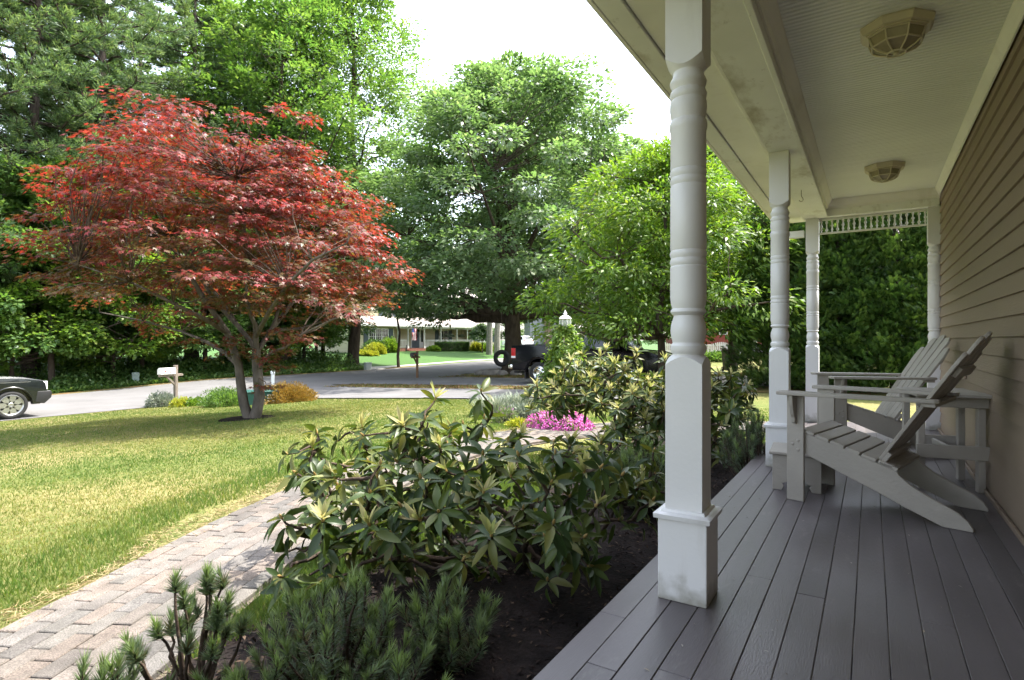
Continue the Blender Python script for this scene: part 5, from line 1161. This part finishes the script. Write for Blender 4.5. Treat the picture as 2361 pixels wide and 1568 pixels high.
sideglass(rv_, .42, 1.15, .62, 1.15, 1.24, 1.74, W-.03, W-.20, 1.165, 1.86); sideglass(rv_, 1.22, 2.05, 1.22, 2.0, 1.24, 1.74, W-.03, W-.20, 1.165, 1.86); sideglass(rv_, 2.12, 3.12, 2.12, 2.52, 1.24, 1.74, W-.03, W-.20, 1.165, 1.86)
ws = MB(); ws.hexa([(3.415, -.78, 1.20), (3.415, .78, 1.20), (2.62, .64, 1.80), (2.62, -.64, 1.80)], [(3.43, -.78, 1.205), (3.43, .78, 1.205), (2.635, .64, 1.81), (2.635, -.64, 1.81)]); ws.build('windscreen', M_GLASS, rv_)
MB().prism([(4.50, .40), (4.72, .36), (4.88, .52), (4.90, .66), (4.86, .72), (4.55, .72)], -W-.006, W+.006, 'y').build('front_bumper', M_PLASTIC, rv_, .03, True, 3)
MB().box(-.10, .10, -W+.01, W-.01, .42, .70).build('rear_bumper', M_PLASTIC, rv_, .03)
MB().box(4.745, 4.80, -.55, .55, .76, .98).build('grille', M_PLASTIC, rv_, .01)
for s in (-1, 1):
    hl = MB().box(4.50, 4.80, s*(W-.14)-.12, s*(W-.14)+.148, .74, .985).build('headlight', M_CLEAR, rv_, .03, True, 3)
    MB().box(4.42, 4.505, s*(W-.14)-.12, s*(W-.14)+.151, .745, .98).build('indicator', M_AMBER, hl, .01)
    for x in wl: wheel(rv_, x, s*(W-.13), .375, .26, s, 7, .74)
    for cx in wl: MB().tube([(cx+.475*math.cos(a), s*(W+.001), .38+.475*math.sin(a)) for a in np.linspace(0, math.pi, 16)], .022, 6).build('arch_lip', M_SUV, rv_, smooth=True)
    MB().box(.15, 4.40, s*(W+.001)-.004, s*(W+.001)+.004, .985, .995).build('body_crease', M_ALLOY, rv_)
    MB().box(2.95, 3.15, s*(W+.14)-.10, s*(W+.14)+.10, 1.20, 1.38).build('mirror', M_SUV, rv_, .03)
    MB().box(.0, .10, s*(W-.08)-.06, s*(W-.08)+.085, .78, 1.10).build('tail_light', M_RED, rv_, .01)
    MB().box(1.75, 1.95, s*(W+.012)-.01, s*(W+.012)+.01, 1.04, 1.075).build('door_handle', M_SUV, rv_, .006); MB().box(2.75, 2.95, s*(W+.012)-.01, s*(W+.012)+.01, 1.04, 1.075).build('door_handle', M_SUV, rv_, .006)
# ------------------------------------------------------------------ houses across the road
HX = Vector((.24, .97, 0)).normalized(); HO = Vector((-42.0, 39.7, 0)); HN = Vector((HX.y, -HX.x, 0))
def U(x, depth=0.):
    d = at(x, 784, 1.0)-Vector((0, 0, 1)); o = HO-HN*depth; t = o.dot(HN)/d.dot(HN); return (d*t-HO).dot(HX), t
def Zp(x, y, depth=0.): return 1+(784-y)/1328*U(x, depth)[1]
FZ = -.42                                         # ground level at that house
yh = empty('yellow_house', (HO.x, HO.y, FZ), math.atan2(HX.y, HX.x), 'pale yellow house with a long white front porch across the road', 'house')
M_YEL = mat('pale yellow siding', (.50, .45, .31), .7, .06, 1, .5, 8, stretch=(.2, .2, 9)); M_TRIM = mat('white trim', (.72, .71, .67), .6, .04); M_SHUT = mat('slate shutter', (.045, .065, .075), .6); M_ROOFP = mat('pale shingle roof', (.34, .30, .28), .9, .12, 3, .4, 14)
M_WIN = mat('window glass', (.02, .024, .028), .06, spec=.8); M_STEP = mat('red brick step', (.22, .09, .06), .9, .2, 8, .4, 30)
LEN = U(1152)[0]
z = lambda x, y, d=0: Zp(x, y, d)-FZ
PD = 1.9                                           # porch depth
u0, u1 = U(916)[0], U(1092)[0]
MB().box(0, LEN, PD, 9.5, 0, 2.95).build('ground_floor_wall', M_YEL, yh)
MB().box(0, u0-.15, .35, PD-.002, 0, 2.92).build('left_wing_wall', M_YEL, yh); MB().box(u1+.2, LEN, .35, PD-.002, 0, 2.92).build('right_wing_wall', M_YEL, yh)
MB().box(.8, LEN-.8, PD+1.2, 9.5, 2.951, 6.1).build('upper_wall', M_YEL, yh)
MB().prism([(-.35, 2.92), (-.35, 3.02), (PD+1.25, 3.95), (PD+1.25, 3.0)], -.3, LEN+.3, 'x').build('porch_roof', M_ROOFP, yh)
MB().box(-.3, LEN+.3, -.385, -.351, 2.80, 3.04).build('fascia', M_TRIM, yh)
MB().prism([(PD+.8, 6.1), (PD+.8, 6.2), (PD+4.7, 8.6), (9.9, 6.2), (9.9, 6.1)], .4, LEN-.4, 'x').build('main_roof', M_ROOFP, yh)
MB().box(u0, u1, 0, PD-.003, 0, .55).build('porch_floor', M_STEP, yh); ud0, ud1 = U(938)[0], U(978)[0]
MB().box(ud0, ud1, -.35, -.002, 0, .38).build('step', M_STEP, yh, .01); MB().box(ud0, ud1, -.7, -.352, 0, .19).build('step', M_STEP, yh, .01)
MB().box(u0-.1, u1+.1, 0, .18, 2.62, 2.80).build('porch_beam', M_TRIM, yh)
for x in (919, 942, 980, 1018, 1055, 1079, 1090):
    c = U(x)[0]; m = MB().box(c-.09, c+.09, .02, .20, .551, .75).lathe([(.75, .09), (.8, .075), (2.4, .065), (2.45, .09), (2.619, .09)], 10, (c, .11, 0)); m.build('porch_post', M_TRIM, yh)
def rail(a, b):
    m = MB().box(a, b, .09, .13, .68, .73).box(a, b, .08, .14, 1.38, 1.44); k = a+.1
    while k < b: m.box(k-.022, k+.022, .092, .128, .731, 1.379); k += .17
    o = m.build('porch_railing', M_TRIM, yh); o['kind'] = 'stuff'
for a, b in ((919, 942), (980, 1018), (1018, 1055), (1055, 1090)): rail(U(a)[0]+.1, U(b)[0]-.1)
def window(par, a, b, z0, z1, y, cols=3, rows=4, shut=True, mull=1):
    w_ = MB().box(a-.07, b+.07, y-.05, y-.002, z0-.07, z0).box(a-.07, b+.07, y-.05, y-.002, z1, z1+.07).box(a-.07, a, y-.05, y-.002, z0, z1).box(b, b+.07, y-.05, y-.002, z0, z1)
    for k in range(1, mull): c = a+(b-a)*k/mull; w_.box(c-.04, c+.04, y-.05, y-.002, z0, z1)
    w_ = w_.build('window', M_TRIM, par); MB().box(a, b, y-.02, y-.004, z0, z1).build('pane', M_WIN, w_)
    m = MB()
    for k in range(1, cols): c = a+(b-a)*k/cols; m.box(c-.012, c+.012, y-.03, y-.0205, z0, z1)
    for k in range(1, rows): c = z0+(z1-z0)*k/rows; m.box(a, b, y-.034, y-.0305, c-.012, c+.012)
    m.build('muntins', M_TRIM, w_)
    if shut:
        for q in (a-.62, b+.1): MB().box(q, q+.5, y-.06, y-.003, z0-.08, z1+.08).build('shutter', M_SHUT, par, .01)
window(yh, U(851, .35)[0], U(894, .35)[0], 1.0, 2.5, .35, 9, 4, True, 3)
window(yh, U(1102, .35)[0], U(1131, .35)[0], 1.25, 2.5, .35, 6, 4, True, 2)
window(yh, U(1013, PD)[0], U(1032, PD)[0], .95, 2.45, PD, 2, 2, True, 2)
window(yh, U(998, PD+1.2)[0], U(1016, PD+1.2)[0], 3.98, 5.3, PD+1.2, 4, 4); window(yh, U(885, PD+1.2)[0], U(903, PD+1.2)[0], 3.98, 5.3, PD+1.2, 4, 4); window(yh, U(1090, PD+1.2)[0], U(1108, PD+1.2)[0], 3.98, 5.3, PD+1.2, 4, 4)
da, db = U(949, PD)[0], U(966, PD)[0]
dr = MB().box(da-.12, db+.7, PD-.05, PD-.002, .552, 2.75).build('door_surround', M_TRIM, yh)
d_ = MB().box(da, db, PD-.09, PD-.0505, .58, 2.62).build('door', mat('blue grey door', (.10, .125, .14), .5), dr); MB().box(db+.25, db+.5, PD-.07, PD-.0505, 1.2, 2.5).build('sidelight', M_WIN, dr)
for k in range(3): MB().box(da+.1+k*.32, da+.36+k*.32, PD-.095, PD-.0905, 2.32, 2.52).build('door_pane', M_WIN, d_)
MB().torus(.22, .05, ((da+db)/2, PD-.12, 1.85), 'y', 20, 8).build('wreath', mat('wreath', (.10, .05, .04), .9), d_)
MB().box(ud0-.1, ud0-.02, -.05, -.01, .0, .9).build('handrail', M_PLASTIC, yh)
for x in (1033, 1045, 1068):
    c = U(x)[0]; o = mound('hanging_basket', 'hanging flower basket under the yellow house porch roof, '+{1033: 'in front of the window', 1045: 'between two posts', 1068: 'near the last post'}[x], 'flower basket', yh.matrix_world.to_translation()+HX*c+Vector((0, 0, 0)), (.32, .32, .24), 500, .12, .08, L_GREY, 'porch flower baskets', seed=x, stem=False)
    o.location = HO+HX*c-HN*(.3)*1+Vector((0, 0, FZ+1.75)); MB().tube([(0, 0, .2), (0, 0, .9)], .01, 4).build('chain', M_PLASTIC, o)
# flag on a short pole beside the steps
fl = empty('flag', tuple(HO+HX*U(943)[0]+HN*.25+Vector((0, 0, FZ+2.3))), math.atan2(HX.y, HX.x), 'striped flag hanging from the yellow house porch post', 'flag')
MB().tube([(0, .2, -.3), (-.1, -.5, .35)], .015, 6).build('pole', M_TRIM, fl)
M_FR = mat('flag red', (.45, .03, .04), .8); M_FB = mat('flag blue', (.03, .05, .18), .8); M_FW = mat('flag white', (.7, .7, .7), .8); fm = MB()
for k in range(7):
    fm.cur = k % 2
    for j in range(6):
        zz = .3-j*.2; a, b = -.1+k*.075, -.1+(k+1)*.075; w0 = .04*math.sin(j*1.3+k*.5); w1 = .04*math.sin(j*1.3+1.3+k*.5); w2 = .04*math.sin(j*1.3+(k+1)*.5); w3 = .04*math.sin(j*1.3+1.3+(k+1)*.5)
        if j < 2 and k < 4: fm.cur = 2
        else: fm.cur = k % 2
        fm.hexa([(a, -.45+w0, zz), (b, -.45+w2, zz), (b+.02, -.45+w3, zz-.2), (a+.02, -.45+w1, zz-.2)], [(a, -.44+w0, zz), (b, -.44+w2, zz), (b+.02, -.44+w3, zz-.2), (a+.02, -.44+w1, zz-.2)])
fm.build('cloth', [M_FR, M_FW, M_FB], fl)
def yp(x, out=1.0): u_, t_ = U(x, -out); q = HO+HX*u_+HN*out; return (q.x, q.y, gzf(q.x, q.y))
hb = empty('clipped_hedge', yp(1043, 1.6), math.atan2(HX.y, HX.x), 'dark clipped box hedge in front of the yellow house porch', 'hedge')
n = 14000; P = rng.uniform(-1, 1, (n, 3)); ax_ = rng.integers(0, 3, n); P[np.arange(n), ax_] = np.sign(P[np.arange(n), ax_])*rng.uniform(.88, 1.02, n); P = P*np.array([1.95, .5, .48])+np.array([0, 0, .48])
v, f, a = leaves(P, rdir(n), rdir(n), .09, .06, T_DIA, F_DIA, rng.uniform(0, .7, n)); np_mesh('foliage', v, f, G_DARK, hb, var=a); MB().box(-1.8, 1.8, -.4, .4, 0, .85).build('inner_twigs', M_TWIG, hb)
for x, out, r, lm, lb, s in [(862, 1.4, (1.3, .8, 1.25), G_DARK, 'dark green rounded shrub left of the yellow house window', 31), (866, 2.6, (1.1, .8, .95), L_YEL, 'yellow-green rounded shrub under the yellow house window', 32), (897, 1.6, (1.1, .8, 1.35), G_LIME, 'light green upright shrub at the corner of the yellow house porch', 33),
        (1000, 1.8, (.8, .5, .5), G_LIME, 'low light green plant beside the yellow house steps', 34), (1098, 1.5, (.8, .6, .9), L_YEL, 'yellow flowering bush right of the clipped hedge', 35), (1118, 2.0, (1.4, .7, .8), G_LIME, 'loose green perennials under the right window of the yellow house', 36), (840, 3.2, (1.6, .6, .4), L_YEL, 'low yellow-green border at the left of the yellow house', 37)]:
    mound('shrub', lb, 'shrub', yp(x, out), r, 3800, .17, .11, lm, 'shrubs in front of the yellow house', seed=s)
WT = broadleaf('weeping', 85, 2.9, .07, 1.5, 1.6, lambda u: np.interp(u, [0, .5, 1], [1, .9, .3]), 60, .45, 6000, .17, .10, .6, G_DARK, M_BARK, 6, T=T_DROOP)
place_tree('dwarf_tree', WT, yp(1112, 3.2), 1, 1, 'small umbrella-shaped green tree in front of the right window')
for x, t, s in ((1128, 60, 1.0), (1146, 58, 1.1)):
    q = on_ground(x, t); o = MB().tube([(0, 0, 0), (.05, 0, 3), (.3, .1, 8)], [.36, .30, .24], 10).build('trunk', mat('pale bark', (.24, .22, .19), .9, .2, 5, .5, 20)); e = empty('pale_tree', q, 0, 'pale straight tree trunk '+('left of the pair' if x == 1128 else 'next to the huge tree')+' before the yellow house', 'tree', 'pale trunks beside the huge tree'); o.parent = e
    c = link('crown', UNDER[0][1], e); c.location = (0, 0, 6)
# grey shingled house, white car and red house farther off
gq = at(1300, 784, 90); GZ = .1; gh = empty('grey_house', (gq.x, gq.y, GZ), YAW+R(6), 'grey shingled house with a white front porch far down the road', 'house')
M_GSH = mat('grey shingle', (.20, .215, .225), .8, .12, 2, .4, 6, stretch=(.5, .5, 3)); px_ = 90/1328
MB().box(-75*px_, -8*px_, 1.6, 9, -.8, 6.5).build('wing_wall', M_GSH, gh); MB().box(-7.9*px_, 110*px_, 2.6, 9, -.8, 6.2).build('main_wall', M_GSH, gh)
MB().prism([(1.2, 6.5), (5.3, 9.6), (9.4, 6.5)], -78*px_, 112*px_, 'x').build('roof', M_ROOFP, gh)
MB().box(-42*px_, -26*px_, 1.0, 1.59, -.8, 9.8).build('chimney', mat('brown stone', (.16, .11, .085), .9, .3, 4), gh)
for a, b in ((-66, -60), (-23, -18)):
    window(gh, a*px_, b*px_, .8, 2.6, 1.6, 1, 2, False)
MB().prism([(-.2, 2.55), (-.2, 2.7), (2.6, 4.6), (2.6, 2.55)], -14*px_, 100*px_, 'x').build('porch_roof', M_ROOFP, gh); MB().box(-14*px_, 100*px_, -.24, -.201, 2.4, 2.72).build('fascia', M_TRIM, gh)
MB().box(-14*px_, 100*px_, 0, 2.59, -.8, .0).build('porch_floor', M_TRIM, gh); MB().box(-7.7*px_, 60*px_, 2.5, 2.598, .01, 2.4).build('porch_wall', mat('ochre wall', (.50, .30, .06), .7), gh)
for x in (-13, 0, 40, 80): MB().box(x*px_-.1, x*px_+.1, .02, .2, .002, 2.39).build('porch_post', M_TRIM, gh)
MB().box(-13*px_, -6*px_, .3, .36, .0, 2.4).build('trellis_panel', M_TRIM, gh); window(gh, 4*px_, 14*px_, .4, 2.2, 2.49, 2, 2, False)
m = MB().box(0, 80*px_, .08, .14, .85, .95); k = .1
while k < 80*px_: m.box(k-.04, k+.04, .09, .13, .0, .849); k += .24
m.build('porch_railing', M_TRIM, gh)['kind'] = 'stuff'
dq = at(1215, 784, 84); dv = MB().box(-3, 14, -3.5, 3.5, 0, .02).build('far_driveway', M_CONC); dv.location = (dq.x, dq.y, gzf(dq.x, dq.y)+.06); dv.rotation_euler.z = YAW; dv['kind'] = 'structure'
M_WCAR = mat('white car paint', (.78, .78, .80), .2, coat=1)
wc = empty('white_car', (dq.x+.4, dq.y, gzf(dq.x, dq.y)+.09), YAW+R(90+48), 'white crossover car parked in front of the grey house', 'car'); W = .93; wl = [1.0, 3.75]
low = sidebody([(.04, .45), (0, .8), (.08, 1.08), (3.3, 1.05), (4.4, .88), (4.62, .7), (4.62, .4)], .3, wl, .40, .33, .06, 4.55)
MB().prism(low, -W, W, 'y').build('body', M_WCAR, wc, .05, True, 3); greenhouse(wc, (.05, 3.5, 1.05), (.6, 2.6, 1.66), W-.03, W-.22, M_WCAR, 'cabin')
sideglass(wc, .55, 1.5, .75, 1.5, 1.1, 1.55, W-.03, W-.22, 1.05, 1.66); sideglass(wc, 1.58, 3.1, 1.58, 2.5, 1.1, 1.55, W-.03, W-.22, 1.05, 1.66)
rg = MB(); rg.hexa([(.12, -.7, 1.14), (.12, .7, 1.14), (.50, .6, 1.56), (.50, -.6, 1.56)], [(.10, -.7, 1.145), (.10, .7, 1.145), (.48, .6, 1.57), (.48, -.6, 1.57)]); rg.build('rear_window', M_GLASS, wc)
MB().box(-.03, .05, -W+.05, W-.05, .3, .48).build('rear_bumper', M_PLASTIC, wc, .02)
for s in (-1, 1):
    MB().box(-.01, .35, s*(W-.17)-.15, s*(W-.17)+.18, .90, 1.02).build('tail_light', M_RED, wc, .02)
    for x in wl: wheel(wc, x, s*(W-.12), .34, .22, s, 5, .7)
rq = at(1662, 784, 52); rh = empty('red_house', (rq.x, rq.y, gzf(rq.x, rq.y)), YAW-R(4), 'dark red house with a white-framed window beyond the lawn', 'house'); pr_ = 52/1328; bz = -gzf(rq.x, rq.y)
MB().box(-3.5, 6, 0, 7, 0, 3.6).build('wall', mat('barn red siding', (.24, .045, .035), .7, .1, 2, .4, 8), rh); MB().prism([(-.4, 3.6), (3.5, 6), (7.4, 3.6)], -3.8, 6.3, 'x').build('roof', M_ROOFP, rh)
window(rh, -.1, .5, 1.05+bz*0+.55, 2.55, 0, 2, 2, False); MB().box(2.2, 3.2, -.05, -.002, 0, 2.2).build('door', M_TRIM, rh); window(rh, -2.6, -1.9, 1.6, 2.6, 0, 2, 2, False)
fq = at(1662, 784, 44); pf = empty('picket_fence', (fq.x, fq.y, gzf(fq.x, fq.y)), YAW-R(4), 'white scalloped picket fence in front of the red house', 'fence'); m = MB()
MB().box(-4.5, 4.5, .012, .05, .3, .38).box(-4.5, 4.5, .012, .05, .75, .83).build('rails', M_TRIM, pf)
pk = MB().prism([(-.05, .05), (.05, .05), (.05, .95), (0, 1.02), (-.05, .95)], -.012, .010, 'y').mesh('picket'); pk.materials.append(M_TRIM)
for k in range(64):
    o = link('picket', pk, pf); o.location = (-4.45+k*.14, 0, 0); o.scale.z = .92+.10*math.cos((k % 16)/16*2*math.pi)
bq = at(1684, 784, 26); tb_ = empty('wheelie_bin', (bq.x, bq.y, gzf(bq.x, bq.y)), YAW, 'black rubbish bin standing before the hedge', 'bin'); m = MB(); m.hexa([(-.24, -.26, .06), (.24, -.26, .06), (.24, .26, .06), (-.24, .26, .06)], [(-.30, -.34, 1.0), (.30, -.34, 1.0), (.30, .34, 1.0), (-.30, .34, 1.0)]); m.build('body', M_PLASTIC, tb_, .02)
MB().prism([(-.36, 1.001), (.38, 1.001), (.36, 1.06), (-.32, 1.08)], -.32, .32, 'x').build('lid', M_PLASTIC, tb_, .01)
for s in (-1, 1): MB().lathe([(-.03, .11), (.03, .11)], 14, (s*.24, .30, .11), 'x').build('wheel', M_TIRE, tb_)
mound('shrub', 'low green shrub on the lawn before the picket fence', 'shrub', on_ground(1655, 36, 0), (1.6, .7, .6), 3000, .14, .09, G_MID, seed=44)
# far trees that close the view between the houses
fx = [(800, 78, 1), (860, 88, 0), (930, 84, 1), (985, 92, 0), (1060, 88, 1), (1180, 105, 0), (1250, 118, 1), (1390, 96, 0), (1440, 84, 1), (1520, 92, 0), (1560, 70, 1), (1640, 80, 1), (1700, 85, 0), (1780, 60, 1), (1850, 45, 0), (1950, 40, 1), (2080, 38, 0), (2230, 36, 1)]
FL = ['behind the end of the wood', 'behind the left wing of the yellow house', 'behind the yellow house door', 'behind the yellow house porch', 'behind the yellow house hedge', 'behind the white car', 'behind the grey house chimney', 'behind the grey house porch end', 'behind the truck cab', 'behind the cherry crown', 'behind the cherry trunk', 'left of the red house window', 'behind the red house', 'behind the rubbish bin', 'behind the left arborvitae', 'behind the middle arborvitae', 'behind the right arborvitae', 'behind the shingled building']
for i, (x, t, k) in enumerate(fx): place_tree('far_tree', (UNDER[0], UNDER[2])[k], on_ground(x, t), i*2.1, 1.15, 'leafy tree in the far tree belt, '+FL[i], 'tree belt behind the houses')
gw = at(2180, 784, 30); ng = empty('shingle_garage', (gw.x, gw.y, gzf(gw.x, gw.y)), R(12), 'blue-grey shingled building showing past the arborvitae', 'building')
MB().box(-2.2, 5, 0, 5, 0, 6.2).build('wall', mat('blue grey shingle', (.17, .19, .22), .8, .15, 3, .4, 8), ng); MB().prism([(-.4, 6.2), (2.5, 8), (5.4, 6.2)], -2.5, 5.3, 'x').build('roof', M_ROOFP, ng)
sm_ = MB().prism([(-.14, 0), (.14, 0), (.14, .2), (-.14, .2)], -.016, -.002, 'y').mesh('shingle', .003); sm_.materials.append(MATS['blue grey shingle'])
for r in range(14):
    for c in range(8):
        o = link('shingle', sm_, ng.children[0]); o.location = (-2.05+c*.285+(r % 2)*.14, 0, 3.0+r*.205); o.rotation_euler.x = R(2)
